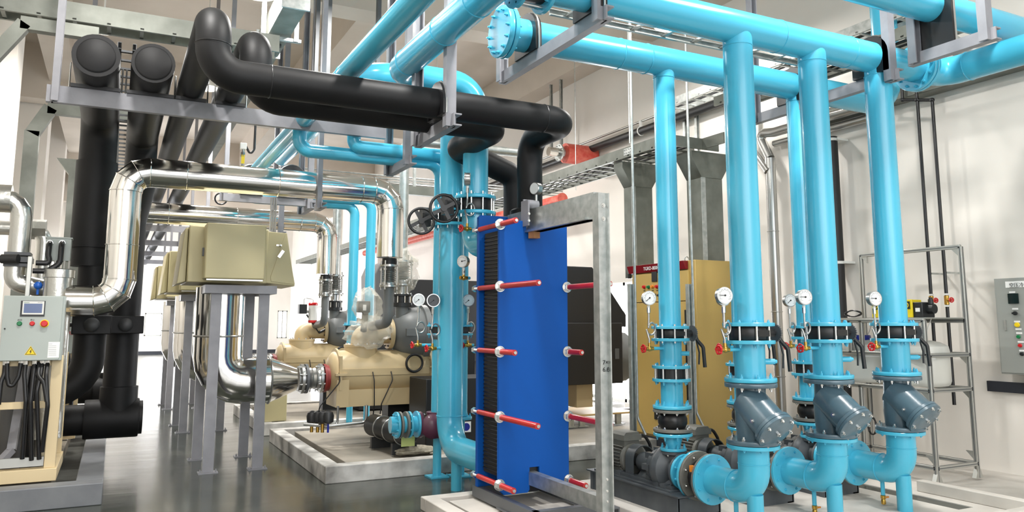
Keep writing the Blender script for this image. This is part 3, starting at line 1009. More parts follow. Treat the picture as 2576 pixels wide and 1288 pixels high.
# ================================================================ blue exchanger pipes
Z2 = at(1120, 205, Y=6.78).z
XN = 2.20
p2 = thing('riser_pipe', 'light blue pipe from overhead elbowing down through the gear valve into the exchanger', 'pipe')
zv = at(1195, 518, Y=6.78).z
pipe(p2, [(XN, .8, Z2), (XN, 6.78, Z2), (3.03, 6.78, Z2), (3.03, 6.78, zv+.07)], .123, .26, name='upper_pipe', k=9)
zel = at(1200, 615, Y=6.7).z
pipe(p2, [(3.03, 6.78, zv-.07), (3.03, 6.78, zel), (3.03, 6.36, zel)], .128, .27, name='lower_elbow', k=9)
flange(p2, (3.03, 6.78, zv+.075), (0, 0, 1), .20, .032, 10, BLUE, side=1, br=.012)
flange(p2, (3.03, 6.78, zv-.075), (0, 0, 1), .20, .032, 10, BLUE, side=-1, br=.013)
weld(p2, (XN, 5.55, Z2), (0, 1, 0), .123); weld(p2, (XN, 6.4, Z2), (0, 1, 0), .123); weld(p2, (XN, 4.9, Z2), (0, 1, 0), .123)
p1 = thing('riser_pipe', 'tall light blue pipe standing left of the exchanger, elbowing into its lower port', 'pipe')
zlo = at(1188, 1140, Y=6.9).z
Z1 = at(1080, 205, Y=7.37).z
pipe(p1, [(2.10, 11.9, Z1), (2.10, 7.37, Z1), (3.03, 7.37, Z1), (3.03, 7.37, zlo), (3.03, 6.36, zlo)], .128, .29, name='pipe', k=9)
zv1 = at(1135, 540, Y=7.37).z
flange(p1, (3.03, 7.37, zv1+.04), (0, 0, 1), .20, .03, 10, BLUE, side=1, br=.012)
flange(p1, (3.03, 7.37, zv1-.11), (0, 0, 1), .20, .03, 10, BLUE, side=-1, br=.012)
weld(p1, (3.03, 7.37, zlo+.30), (0, 0, 1), .129)
m = M(); m.cyl((3.03, 7.18, zlo-.06), (3.03, 7.18, .0), .052, n=20); obj('support_post', m, BLUE, p1)


def gear_valve(label, c, n_):
    t = thing('butterfly_valve', label, 'valve')
    c = V(c)
    m = M(); m.lathe(c-Vector((0, 0, .058)), (0, 0, 1), [(.155, 0), (.16, .01), (.16, .106), (.155, .116)], 32); obj('valve_body', m, IRON, t)
    for i in range(10):
        a_ = 2*PI*(i+.5)/10
        m = M(); p = c+Vector((math.cos(a_)*.178, math.sin(a_)*.178, 0)); m.cyl(p-Vector((0, 0, .12)), p+Vector((0, 0, .12)), .009, n=8); obj('tie_rod', m, CHR, t)
    g = c+Vector((-.30, -.05, 0))
    m = M(); m.cyl(c+Vector((-.15, -.02, 0)), g, .038, n=16); m.lathe(g+Vector((.03, 0, .0)), (-1, 0, 0), [(.055, 0), (.085, .01), (.085, .07), (.07, .085)], 20)
    m.cbox(g+Vector((-.02, -.03, -.05)), (.09, .10, .13)); obj('gearbox', m, IRON, t)
    h = g+Vector((-.10, -.14, -.075))
    d_ = Vector((-.25, -1, 0)).normalized()
    m = M(); m.cyl(g+Vector((-.04, -.04, -.06)), h, .014, n=10); obj('spindle', m, IRON, t)
    m = M(); m.torus(h, d_, .125, .014, 36, 10); m.lathe(h-d_*.02, d_, [(.03, 0), (.03, .04)], 16)
    u = Vector((0, 0, 1)); v_ = d_.cross(u)
    for i in range(4):
        a_ = 2*PI*i/4+.5
        e = u*math.cos(a_)+v_*math.sin(a_)
        m.bar(h+e*.02, h+e*.12, .034, .012, up=d_)
    obj('handwheel', m, IRON, t)
    return t


gear_valve('black gear operated butterfly valve with handwheel on the pipe beside the exchanger top', (3.03, 6.78, zv), 0)
gear_valve('black gear operated butterfly valve with handwheel on the tall pipe, farther left', (3.03, 7.37, zv1-.035), 1)
# second overhead supply (left) and the small branches to the compressors
Z3 = at(755, 311, Y=7.87).z
p5 = thing('overhead_pipe', 'glossy light blue overhead pipe, left one of the two running down the hall', 'pipe')
X5 = at(755, 311, Y=7.87).x
pipe(p5, [(X5, 1.0, Z3), (X5, 11.9, Z3)], .086, .2)
weld(p5, (X5, 6.1, Z3), (0, 1, 0), .086)
for nm, dy in (('nearer', 0), ('farther', 3.46)):
    YY = 7.87+dy
    cl = []
    zq = at(900, 392, Y=7.87).z
    for k_, (xs, xt, zz, yo) in enumerate(((X5, 3.10, zq, 0), (2.10, 3.33, zq+.075, -.08))):
        t = thing('branch_pipe', 'small light blue branch dropping from the overhead pipe to the %s compressor, %s column' % (nm, ('left', 'right')[k_]), 'pipe')
        pipe(t, [(xs, YY+yo, Z3-.05), (xs, YY+yo, zz), (xt, YY+yo, zz), (xt, YY+yo, 1.55)], .070, .15, name='pipe', n=22)
        zf = at(1090, 828, Y=7.87).z
        m = M(); m.cyl((xt, YY+yo, 1.42), (xt, YY+yo, .62), .070, n=22); obj('column_pipe', m, BLUE, t)
        m = M(); m.cyl((xt, YY+yo, .58), (xt, YY+yo, .0 if dy == 0 else 0), .045, n=18); obj('stand_pipe', m, BLUE, t)
        m = M(); m.cbox((xt, YY+yo, .008), (.20, .20, .014)); f_ = obj('foot_plate', m, BLUE, t)
        for sx in (-1, 1):
            bolt1(f_, (xt+sx*.08, YY+yo-.08, .015), (0, 0, 1), .008, .03, BLUE)
        flange(t, (xt, YY+yo, zf+.035), (0, 0, 1), .125, .02, 8, BLUE, side=1, br=.009)
        flange(t, (xt, YY+yo, zf-.055), (0, 0, 1), .125, .02, 8, BLUE, side=-1, br=.009)
        flange(t, (xt, YY+yo, .60), (0, 0, 1), .12, .03, 8, BLUE, side=1, br=.009)
        vb = thing('wafer_valve', 'small black wafer valve in the %s branch column of the %s compressor' % (('left', 'right')[k_], nm), 'valve')
        m = M(); m.lathe((xt, YY+yo, zf-.044), (0, 0, 1), [(.10, 0), (.10, .068)], 28); m.cbox((xt, YY+yo-.1, zf-.01), (.06, .03, .04)); obj('valve_body', m, IRON, vb)
hanger('small grey hanging bracket carrying the two blue branch pipes behind the black runs', 2.55, (7.35, 8.05), at(1000, 415, Y=7.87).z, w=.09)
hanger('small grey hanging bracket on the farther pair of blue branch pipes', 2.35, (10.9, 11.6), at(1000, 415, Y=7.87).z, w=.09)
for lb, x_, r_ in (('left', X5, .086), ('right', 2.10, .128)):
    add_saddle('square black shoe at the far end of the %s overhead blue pipe' % lb, (x_, 11.0, Z3), (0, 1, 0), r_, Z3-.28, w=.06)
hanger('grey bracket under the far ends of both overhead blue pipes', 11.0, (1.2, 2.5), Z3-.28, axis='X')
gauge('steel backed gauge with coiled siphon in front of the exchanger valve', (2.93, 6.62, at(1215, 578, Y=6.62).z), (-1, -.1, 0), .33, dial_dir=(-1, .45, 0), needle=.3, stub=.02)
gauge('round gauge fixed low on the pipe elbow beside the exchanger', (2.93, 6.70, at(1195, 700, Y=6.7).z), (-1, -.2, 0), .02, dial_dir=(-.9, -.6, 0), red=False, stub=.02, R=.055)
gauge('leftmost pressure gauge of the nearer branch column', (2.98, 7.82, at(1065, 868, Y=7.8).z), (-1, -.05, 0), .33, dial_dir=(-.3, -1, .03), needle=.02, R=.063, stub=.10)
gauge('grey digital pressure gauge beside the tall blue pipe', (2.92, 7.34, at(1120, 876, Y=7.34).z), (-1, -.05, 0), .33, dial_dir=(-.25, -1, .03), needle=.02, R=.064, stub=.06, dark=True)
gauge('gauge half hidden behind the left edge of the exchanger', (3.42, 7.7, at(1180, 868, Y=7.7).z), (-1, -.05, 0), .33, dial_dir=(-.3, -1, .03), needle=.02, R=.063, stub=.02)

# ================================================================ plate heat exchanger
hx = thing('plate_heat_exchanger', 'tall bright blue plate heat exchanger with red sleeved tie bolts on grey base', 'heat exchanger')
xa, xb, y0, y1 = 2.862, 3.53, 5.90, 6.32
zb0, zt0 = .205, 2.47
m = M()
poly = [(xa, zb0+.05), (xa+.05, zb0), (3.13, zb0), (3.15, zb0+.02), (3.15, zb0+.20), (3.24, zb0+.20), (3.24, zb0+.05), (3.27, zb0+.01), (xb-.05, zb0), (xb, zb0+.05), (xb, zt0-.03), (xb-.03, zt0), (3.27, zt0), (3.27, zt0-.09), (3.12, zt0-.09), (3.12, zt0), (xa+.03, zt0), (xa, zt0-.03)]
m.prism([(a, y0, b) for a, b in poly], (0, .035, 0))
obj('pressure_plate', m, BLUE2, hx, bevel=.004)
m = M()
m.prism([(a, y1, b) for a, b in ((xa, .20), (xb, .20), (xb, 2.54), (xb-.02, 2.56), (xa+.02, 2.56), (xa, 2.54))], (0, .045, 0))
obj('frame_plate', m, BLUE2, hx, bevel=.004)
m = M()
n_ = 34
prof = []
for i in range(n_+1):
    yy = y0+.036+(y1-y0-.037)*i/n_
    prof.append((xa+.055 if i % 2 else xa+.07, yy))
pro2 = [(xb-.055 if i % 2 else xb-.07, y0+.036+(y1-y0-.037)*i/n_) for i in range(n_, -1, -1)]
m.prism([(a, b, .33) for a, b in prof+pro2], (0, 0, 2.06))
obj('plate_pack', m, MACH, hx, ang=20)
# gasket clips standing proud of the pack
for i in range(60):
    g = M(); zz = .36+i*.0336
    g.box((xa+.048, y0+.05, zz), (xa+.056, y1-.01, zz+.010)); obj('gasket_clip', g, RUB, hx)
zrows_l = [(563, 5.60), (720, 5.22), (885, 5.62), (1050, 5.24), (1222, 5.64)]
zrows_r = [(722, 5.22), (885, 5.66), (1048, 5.24), (1210, 5.62)]
for px_, rows, xx in ((1262, zrows_l, xa+.005), (1425, zrows_r, xb-.01)):
    for yy_, ye in rows:
        z_ = at(px_, yy_, Y=5.86).z
        m = M(); m.cyl((xx, y1+.12, z_), (xx, ye-.012, z_), .013, n=12); m.cyl((xx, y1+.05, z_), (xx, y1+.10, z_), .03, n=6)
        b_ = obj('tie_bolt', m, CHR, hx)
        m = M(); m.lathe((xx, y0-.002, z_), (0, -1, 0), [(.047, 0), (.047, .010)], 24); m.lathe((xx, y0-.012, z_), (0, -1, 0), [(.038, 0), (.038, .035), (.03, .040)], 6); obj('nut', m, CHR, b_, ang=20)
        m = M(); m.cyl((xx, y0-.05, z_), (xx, ye, z_), .024, n=18, caps=True); obj('red_sleeve', m, RED, b_)
        m = M(); m.cyl((xx, y0+.036, z_), (xx, y1-.01, z_), .022, n=18); obj('red_sleeve', m, RED, b_)
# carrying bar, guide bar and support post
xbq = 3.14
zb1 = at(1340, 583, X=xbq); zb2 = at(1345, 523, X=xbq)
zbar0, zbar1 = zb1.z, zb2.z
m = M(); chan(m, (xbq, 6.3, (zbar0+zbar1)/2), (xbq, 4.86, (zbar0+zbar1)/2), zbar1-zbar0, .075, (1, 0, 0)); m.box((xbq-.035, 6.0, zbar0), (xbq+.09, 4.93, zbar0+.018))
obj('carrying_bar', m, GALV, hx)
zg = at(1340, 1207, X=xbq).z
m = M(); chan(m, (xbq, 6.3, zg), (xbq, 4.86, zg), .105, .07, (1, 0, 0)); obj('guide_bar', m, GALV, hx)
m = M()
m.box((3.13, 4.78, .10), (3.145, 4.86, 2.555)); m.box((3.145, 4.78, .10), (3.205, 4.795, 2.555)); m.box((3.195, 4.745, .10), (3.205, 4.86, 2.55))
po = obj('support_post', m, GALV, hx)
for zz in (2.46, 2.36):
    bolt1(po, (3.172, 4.78, zz), (0, -1, 0), .018, .012, CHR)
for zz in (.42, .35, .50):
    bolt1(po, (3.172, 4.78, zz), (0, -1, 0), .010, .01, CHR)
m = M(); m.box((3.085, 5.80, zbar0+.05), (3.10, 5.93, zbar1+.07)); m.box((3.10, 5.91, zbar0+.05), (3.20, 5.925, zbar1+.09)); m.cyl((3.10, 5.86, zbar1+.04), (3.21, 5.86, zbar1+.04), .038, n=20)
ro = obj('roller_hanger', m, GREY, hx)
bolt1(ro, (3.092, 5.80, zbar0+.09), (0, -1, 0), .012, .012, CHR); bolt1(ro, (3.092, 5.80, zbar0+.15), (0, -1, 0), .012, .012, CHR)
m = M(); chan(m, (2.86, 5.15, .155), (2.86, 6.42, .155), .09, .06, (1, 0, 0)); chan(m, (3.53, 5.15, .155), (3.53, 6.42, .155), .09, .06, (-1, 0, 0)); m.box((2.87, 5.30, .11), (3.52, 5.36, .20)); m.box((2.87, 6.33, .11), (3.52, 6.38, .20)); m.box((2.84, 5.14, .11), (2.95, 5.9, .118))
obj('base_frame', m, DGREY, hx)
wb = M(); c = at(1352, 594, X=3.14); wb.prism([(3.12, 5.86, zbar0-.055), (3.20, 5.86, zbar0-.055), (3.20, 5.80, zbar0-.055), (3.14, 5.80, zbar0-.055)], (0, 0, .055)); tag(obj('wood_wedge', wb, WOOD), 'small wooden wedge jammed under the exchanger carrying bar', 'wedge')
gz = thing('pressure_gauge', 'small gauge on a short stem above the exchanger top bar', 'gauge')
gp = at(1349, 475, Y=6.25)
m = M(); m.cyl((gp.x, 6.25, 2.60), (gp.x, 6.25, gp.z-.05), .012, n=10); obj('stem', m, STEEL, gz)
d_ = Vector((-1, -.35, 0)).normalized()
m = M(); m.lathe(gp-d_*.03, d_, [(.05, 0), (.058, .005), (.058, .055), (.054, .06)], 28); cs = obj('case', m, STEEL, gz)
m = M(); m.lathe(gp+d_*.0295, d_, [(.05, 0), (.05, .003)], 28); obj('dial', m, DIAL, gz)
text('7×5', po, (3.148, 4.778, 1.30), .045, PI/2, 0, INK); text('6.6', po, (3.148, 4.778, 1.25), .045, PI/2, 0, INK)

# ================================================================ silver clad ducts
def clad(t, pts, r, R, n=30, k=3, material=SILV, name='cladding', seams=()):
    bp_ = bend(pts, R, k)
    seams = list(seams)+[(bp_[i], (bp_[i+1]-bp_[i-1]).normalized()) for i in range(1, len(bp_)-1)]
    m = M(); m.tube(bend(pts, R, k), r, n); o = obj(name, m, material, t, ang=14)
    for c, a_ in seams:
        s_ = M(); s_.torus(c, a_, r+.001, .005, n, 6); obj('seam_bead', s_, material, t)
    return o


def sheet_seams(pts, step):
    out = []
    for a, b in zip(pts[:-1], pts[1:]):
        a, b = V(a), V(b)
        L = (b-a).length
        d = (b-a)/L
        s = step*.6
        while s < L-.3:
            out.append((a+d*s, d)); s += step
    return out


c0 = at(308, 600, Y=8.9); zu = at(600, 452, Y=8.9).z; zl = at(230, 757, Y=8.9).z; xr = at(982, 560, Y=8.9).x
d1 = thing('silver_duct', 'polished silver clad pipe rising at left then running right above the tan housings', 'duct')
P = [(at(165, 757, Y=8.9).x, 8.9, zl), (c0.x, 8.9, zl), (c0.x, 8.9, zu), (xr, 8.9, zu), (xr, 8.9, at(980, 648, Y=8.9).z)]
clad(d1, P, .155, .22, seams=sheet_seams(P, .95))
d2 = thing('silver_duct', 'polished silver clad pipe further back, running right and turning down', 'duct')
z2_ = at(600, 548, Y=12.4).z; xr2 = at(822, 640, Y=12.4).x
P = [(-1.2, 12.4, 1.95), (at(310, 600, Y=12.4).x, 12.4, 1.95), (at(310, 600, Y=12.4).x, 12.4, z2_), (xr2, 12.4, z2_), (xr2, 12.4, at(822, 690, Y=12.4).z)]
clad(d2, P, .155, .22, seams=sheet_seams(P, .95))
hanger('grey hanging bracket strap passing in front of the nearer silver pipe', 1.98, (8.70, 8.95), zu-.22, w=.06, posts=(0,))
hanger('grey hanging bracket under the farther silver pipe and branch pipes', 2.2, (12.2, 12.9), z2_-.2, w=.09, posts=(0, 1))


def bellows_stack(t, x, y, z0, z1, r=.075, mt=STEEL):
    """flanged axial compensator: two flanges with tie rods and a corrugated sleeve"""
    h = z1-z0
    m = M(); m.lathe((x, y, z1-.03), (0, 0, 1), [(r*1.75, 0), (r*1.75, .022)], 24); obj('flange', m, mt, t)
    m = M(); m.lathe((x, y, z0+.01), (0, 0, 1), [(r*1.75, 0), (r*1.75, .022)], 24); obj('flange', m, mt, t)
    pr = [(r, .0)]
    nn = 7
    for i in range(nn):
        pr += [(r*1.3, h*.2+h*.6*(i+.3)/nn), (r*.95, h*.2+h*.6*(i+.9)/nn)]
    pr += [(r, h)]
    m = M(); m.lathe((x, y, z0), (0, 0, 1), pr, 28); obj('corrugated_sleeve', m, mt, t, ang=80)
    for i in range(4):
        a_ = PI/4+PI/2*i
        p = Vector((x+math.cos(a_)*r*1.6, y+math.sin(a_)*r*1.6, z0-.02))
        m = M(); m.cyl(p, p+Vector((0, 0, h+.06)), .010, n=8); m.cyl(p+Vector((0, 0, .05)), p+Vector((0, 0, .075)), .02, n=6); m.cyl(p+Vector((0, 0, h-.055)), p+Vector((0, 0, h-.03)), .02, n=6); obj('tie_rod', m, mt, t)


# ================================================================ air intake housings on stands
def intake(dy, where):
    t = thing('intake_housing', 'khaki sheet metal intake filter housing on the %s stand' % where, 'filter housing')
    Y = 9.2+dy
    zA, zB = 2.02, 2.66
    m = M(); m.box((.68, Y, zA+.02), (1.52, Y+.95, zB)); obj('casing', m, KHAKI, t, bevel=.01)
    m = M(); m.box((.83, Y-.28, zA+.05), (1.45, Y-.003, zB+.01)); h_ = obj('front_hatch', m, KHAKI, t, bevel=.012)
    m = M(); m.box((.85, Y-.285, zA+.03), (1.43, Y-.27, zA+.045)); obj('bottom_lip', m, STEEL, h_)
    m = M(); m.box((1.452, Y-.12, 2.30), (1.468, Y-.07, 2.39)); obj('latch', m, DGREY, h_)
    m = M(); m.box((.812, Y-.12, 2.32), (.828, Y-.07, 2.41)); obj('latch', m, DGREY, h_)
    for sgn, xc in ((1, 1.525), (-1, .675)):
        m = M()
        e1_, e2_ = (.22, .33) if sgn > 0 else (.03, .09)
        m.prism([(xc, Y+.10, zB-.01), (xc+sgn*e1_, Y+.10, zB-.02), (xc+sgn*e2_, Y+.10, zA-.0), (xc, Y+.10, zA+.03)], (0, .8, 0))
        hd = obj('side_hood', m, KHAKI, t, bevel=.008)
        if sgn > 0:
            m = M(); m.prism([(xc+.20, Y+.092, zB-.03), (xc+.33, Y+.092, zA+.02), (xc+.06, Y+.092, zA+.05), (xc+.05, Y+.092, zA+.10)], (0, .007, 0)); obj('access_panel', m, KHAKI, hd, bevel=.003)
            m = M(); m.cbox((xc+.13, Y+.085, zB-.17), (.06, .02, .018)); m.sph((xc+.14, Y+.082, zB-.17), .018, n=10, m=6); obj('latch', m, CHR, hd)
            m = M(); m.bar((xc+.13, Y+.08, zB-.31), (xc+.18, Y+.08, zB-.23), .035, .015, up=(0, 1, 0)); obj('latch', m, CHR, hd)
    s = thing('steel_stand', 'grey channel steel stand with four legs under the %s housing' % where, 'stand')
    z0 = 1.92
    m = M()
    m.box((.86, Y-.10, z0), (1.62, Y-.0, z0+.09)); m.box((.86, Y+.86, z0), (1.62, Y+.96, z0+.09)); m.box((.86, Y, z0), (.95, Y+.86, z0+.09)); m.box((1.53, Y, z0), (1.62, Y+.86, z0+.09))
    obj('top_frame', m, GREY, s)
    for xx, yy in ((.99, Y), (1.50, Y), (.96, Y+.93), (1.48, Y+.93)):
        m = M(); chan(m, (xx, yy-.03, .012), (xx, yy-.03, z0), .11, .055, (0, 1, 0)); l = obj('leg', m, GREY, s)
        m = M(); m.cbox((xx, yy, .006), (.20, .14, .012)); obj('foot_plate', m, GREY, l)
        for sx in (-1, 1):
            bolt1(l, (xx+sx*.08, yy-.03, .012), (0, 0, 1), .01, .03, GREY)
    d = thing('intake_duct', 'silver clad intake duct dropping from the %s housing and tapering to the compressor' % where, 'duct')
    X, YY, za = 1.085, 9.65+dy, .93
    P = [(X, YY, 2.0), (X, YY, za), (1.66, YY, za)]
    m = M(); m.tube(bend(P, .42, 5), .265, 32); obj('cladding', m, SILV, d, ang=14)
    m = M(); m.torus((X, YY, at(590, 845, Y=9.65).z), (0, 0, 1), .268, .012, 32, 8); obj('clamp_ring', m, STEEL, d)
    m = M(); m.torus((1.66, YY, za), (1, 0, 0), .268, .012, 32, 8); obj('clamp_ring', m, STEEL, d)
    m = M(); m.cyl((1.665, YY, za), (1.98, YY, za), .265, .135, 32); obj('taper', m, SILV, d)


for dy, w_ in ((0, 'nearest'), (3.46, 'second'), (6.92, 'farthest')):
    intake(dy, w_)


# ================================================================ compressors
def blob(c, r, seed, amp=.18, n=26, m_=18):
    from mathutils import noise
    m = M()
    c = V(c)
    rs = []
    for i in range(m_+1):
        a = -PI/2+PI*i/m_
        row = []
        for j in range(n):
            b = 2*PI*j/n
            d = Vector((math.cos(a)*math.cos(b), math.cos(a)*math.sin(b), math.sin(a)))
            k = 1+amp*noise.noise(d*2.4+Vector((seed, 0, 0)))+amp*.7*noise.noise(d*7+Vector((0, seed, 0)))
            row.append(c+Vector((d.x*r[0], d.y*r[1], d.z*r[2]))*k)
        rs.append(row)
    return m.rings(rs)


DRED = mat('dark_red_flange', (.50, .14, .13), .45)


def compressor(dy, w):
    Y = 9.65+dy
    t = thing('air_compressor', 'tan air compressor shell on its plinth with a grey volute on top, %s one' % w, 'compressor')
    xL, xR, zc, r = 2.36, 3.62, .985, .275
    m = M(); m.lathe((xL, Y, zc), (1, 0, 0), [(.12, 0), (.20, .01), (.255, .05), (.275, .12), (r, xR-xL-.02)], 40); obj('cooler_shell', m, CREAM, t)
    m = M(); m.lathe((xL-.0, Y, zc), (1, 0, 0), [(.30, .075), (.30, .10)], 40); obj('end_flange', m, CREAM, t)
    m = M(); m.lathe((xR-.03, Y, zc), (1, 0, 0), [(.33, 0), (.33, .05), (.31, .07), (.25, .09)], 40); f = obj('end_flange', m, CREAM, t)
    bolts(f, (xR-.03, Y, zc), (-1, 0, 0), .305, 16, .012, .02, CREAM)
    m = M(); m.box((2.42, Y-.26, .60), (xR-.05, Y+.26, .80)); m.box((2.40, Y-.29, .60), (2.55, Y+.2, .92)); m.box((xL+.10, Y-.285, zc-.02), (xR-.05, Y-.262, zc+.06)); m.box((2.43, Y-.30, .8), (2.46, Y-.24, 1.2)); m.box((2.38, Y-.32, .97), (2.52, Y-.25, 1.0)); obj('casting_ribs', m, CREAM, t)
    xn = at(908, 860, Y=9.65).x
    m = M(); m.lathe((xn, Y, zc+.1), (0, 0, 1), [(.205, 0), (.205, .21), (.21, .215), (.21, .245)], 36); f = obj('nozzle_collar', m, CREAM, t)
    bolts(f, (xn, Y, zc+.345), (0, 0, 1), .18, 10, .012, .025, CHR)
    ze = 1.46
    m = M(); m.tube(bend([(xn, Y, zc+.3), (xn, Y, ze), (3.13, Y, ze)], .17, 8), .125, 28); obj('crossover_elbow', m, CREAM, t)
    m = M(); m.lathe((3.10, Y, ze), (1, 0, 0), [(.19, 0), (.195, .01), (.195, .05)], 32); f = obj('elbow_flange', m, CREAM, t)
    bolts(f, (3.10, Y, ze), (-1, 0, 0), .165, 8, .012, .02, IRON)
    m = M(); m.lathe((3.15, Y, 1.47), (1, 0, 0), [(.12, 0), (.20, .03), (.27, .10), (.315, .22), (.33, .36), (.36, .37), (.36, .44), (.22, .47), (.16, .75)], 40)
    m.tube([(3.27, Y-.08, 1.55), (3.27, Y-.05, 1.80)], .085, 24)
    m.cbox((3.42, Y-.30, 1.48), (.34, .05, .09))
    obj('volute', m, VOL, t)
    # base skid below
    m = M(); m.box((3.66, Y-.30, .17), (4.55, Y+.45, .42)); m.box((3.72, Y-.05, .42), (4.3, Y+.4, 1.3)); obj('machine_frame', m, MACH, t, bevel=.01)
    m = M(); m.box((3.15, Y+.05, .17), (3.6, Y+.3, .6)); obj('support_leg', m, MACH, t)
    # sensor cables
    for xs, x2_ in ((at(850, 945, Y=9.4).x, at(800, 1025, Y=9.4).x), (at(935, 945, Y=9.4).x, at(937, 1040, Y=9.4).x), (at(981, 945, Y=9.4).x, at(955, 1010, Y=9.4).x)):
        m = M(); m.tube(bend([(xs, Y-.29, zc+.02), (xs+.01, Y-.33, zc-.08), (x2_, Y-.32, .62), (x2_, Y-.28, .50)], .08, 4), .007, 8); obj('sensor_cable', m, RUB, t)
    m = M(); m.torus((3.36, Y-.312, 1.10), (0, 1, .04), .105, .016, 32, 8); obj('coiled_cable', m, RUB, t)
    # red flexible joint at the inlet
    j = thing('flexible_joint', 'steel flexible joint with a dark red flange at the inlet of the %s compressor' % w, 'expansion joint')
    za = .93
    m = M()
    m.lathe((2.0, Y, za), (1, 0, 0), [(.135, 0), (.135, .03), (.12, .04), (.13, .10), (.115, .12), (.13, .15), (.115, .17), (.13, .20), (.115, .22), (.13, .26)], 32); obj('corrugated_sleeve', m, STEEL, j, ang=60)
    for xx, rr, mm in ((2.03, .175, STEEL), (2.08, .175, DGREY), (2.25, .175, STEEL), (2.30, .17, DRED)):
        m = M(); m.lathe((xx, Y, za), (1, 0, 0), [(rr, 0), (rr, .03)], 32); f = obj('flange', m, mm, j)
        bolts(f, (xx, Y, za), (-1, 0, 0), .15, 8, .012, .03, CHR)
    m = M(); m.lathe((2.335, Y, za), (1, 0, 0), [(.155, 0), (.155, .03)], 32); obj('inlet_ring', m, DRED, j)
    # discharge compensator and galvanised riser
    k = thing('compensator', 'flanged bellows compensator above the %s compressor volute' % w, 'expansion joint')
    xq, yq = 3.27, Y-.05
    m = M(); m.lathe((xq, yq, 1.80), (0, 0, 1), [(.13, 0), (.13, .05), (.105, .055), (.105, .13), (.13, .135), (.13, .16)], 28); f = obj('wafer_valve', m, IRON, k)
    bolts(f, (xq, yq, 1.96), (0, 0, 1), .115, 8, .009, .02, CHR)
    for i in range(8):
        a_ = 2*PI*i/8
        m = M(); m.cyl((xq+.118*math.cos(a_), yq+.118*math.sin(a_), 1.80), (xq+.118*math.cos(a_), yq+.118*math.sin(a_), 1.97), .008, n=8); obj('tie_rod', m, CHR, k)
    m = M(); m.cyl((xq, yq, 1.96), (xq, yq, 2.06), .07, n=24); obj('spool', m, STEEL, k)
    bellows_stack(k, xq, yq, 2.06, 2.40, .08)
    g = thing('galvanised_riser', 'galvanised steel riser beside the silver pipe of the %s compressor' % w, 'pipe')
    zt_ = at(1012, 352, Y=9.6).z
    m = M(); m.tube(bend([(xq, yq, 2.40), (xq, yq, zt_), (5.2, yq, zt_)], .14, 7), .062 if dy == 0 else .07, 24); obj('pipe', m, GALV, g)
    # bleed valve below the silver pipe
    xs = xr if dy == 0 else xr2
    ys = 8.9 if dy == 0 else 12.4
    zs = at(980, 648, Y=8.9).z
    q = thing('compensator', 'flanged spring compensator at the lower end of the %s silver pipe' % ('nearer' if dy == 0 else 'farther'), 'expansion joint')
    m = M(); m.cyl((xs, ys, zs-.01), (xs, ys, zs-.08), .085, n=24); obj('spool', m, MACH, q)
    bellows_stack(q, xs, ys, zs-.36, zs-.08, .065, STEEL)
    m = M(); m.tube(bend([(xs, ys, zs-.36), (xs, ys, 1.60), (xs, Y, 1.55)], .15, 5), .06, 18); obj('bleed_pipe', m, VOL, q)
    return t


compressor(0, 'nearer')
compressor(3.46, 'farther')
# plastic bags over the valve actuator and the compensator
bg = thing('plastic_bag', 'crumpled clear plastic bag wrapped over the valve actuator on the nearer compressor', 'bag')
ca = at(925, 770, Y=9.35); cb = at(925, 835, Y=9.35)
obj('bag_top', blob((ca.x, 9.35, ca.z), (.17, .14, .21), 3, .28), BAG, bg, ang=60)
obj('bag_skirt', blob((cb.x+.02, 9.35, cb.z), (.27, .16, .18), 9, .30), BAG, bg, ang=60)
ac = thing('valve_actuator', 'black electric valve actuator inside the clear plastic bag', 'actuator')
m = M(); m.cbox((ca.x-.06, 9.33, ca.z-.01), (.15, .10, .14)); obj('housing', m, IRON, ac, bevel=.012)
m = M(); m.cbox((ca.x-.06, 9.275, ca.z-.02), (.04, .006, .07)); obj('label_plate', m, PAPER, ac)
m = M(); m.cyl((ca.x-.02, 9.38, ca.z-.08), (ca.x-.0, 9.5, 1.5), .04, n=16); obj('stem', m, IRON, ac)
bg2 = obj('plastic_wrap', blob((3.27, 9.60, 2.23), (.20, .18, .27), 5, .3), BAG, None, ang=60)
tag(bg2, 'clear plastic film wrapped round the bellows above the nearer compressor', 'wrap')
# filter cartridge and its black actuator on the farther compressor
fc = thing('filter_cartridge', 'small white canister with red ends beside the farther compressor riser', 'filter')
c = at(787, 787, Y=12.9)
m = M(); m.cyl((c.x, 12.9, c.z-.15), (c.x, 12.9, c.z+.15), .07, n=24); obj('canister', m, WHITE, fc)
for s_ in (-1, 1):
    m = M(); m.lathe((c.x, 12.9, c.z+s_*.15), (0, 0, s_), [(.072, -.03), (.075, 0), (.06, .015)] if s_ > 0 else [(.072, -.03), (.075, 0), (.06, .015)], 24); obj('end_cap', m, REDV, fc)
m = M(); m.cbox((c.x-.17, 12.9, c.z+.06), (.12, .12, .15)); obj('actuator_box', m, IRON, fc)
m = M(); m.cyl((c.x-.1, 12.9, c.z+.02), (c.x-.05, 12.9, c.z+.02), .02, n=10); m.tube(bend([(c.x-.15, 12.9, c.z+.13), (c.x-.15, 12.9, c.z+.24), (c.x, 12.9, c.z+.22), (c.x, 12.9, c.z+.15)], .03, 3), .005, 8); obj('tubing', m, STEEL, fc)
m = M(); m.tube([(c.x-.1, 12.9, c.z-.03), (c.x+.12, 12.95, c.z-.32)], .012, 8); m.tube([(c.x+.12, 12.95, c.z-.32), (c.x+.4, 13.0, c.z-.2)], .02, 8); obj('support_arm', m, IRON, fc)
# ================================================================ cable trays
RUNG = {}


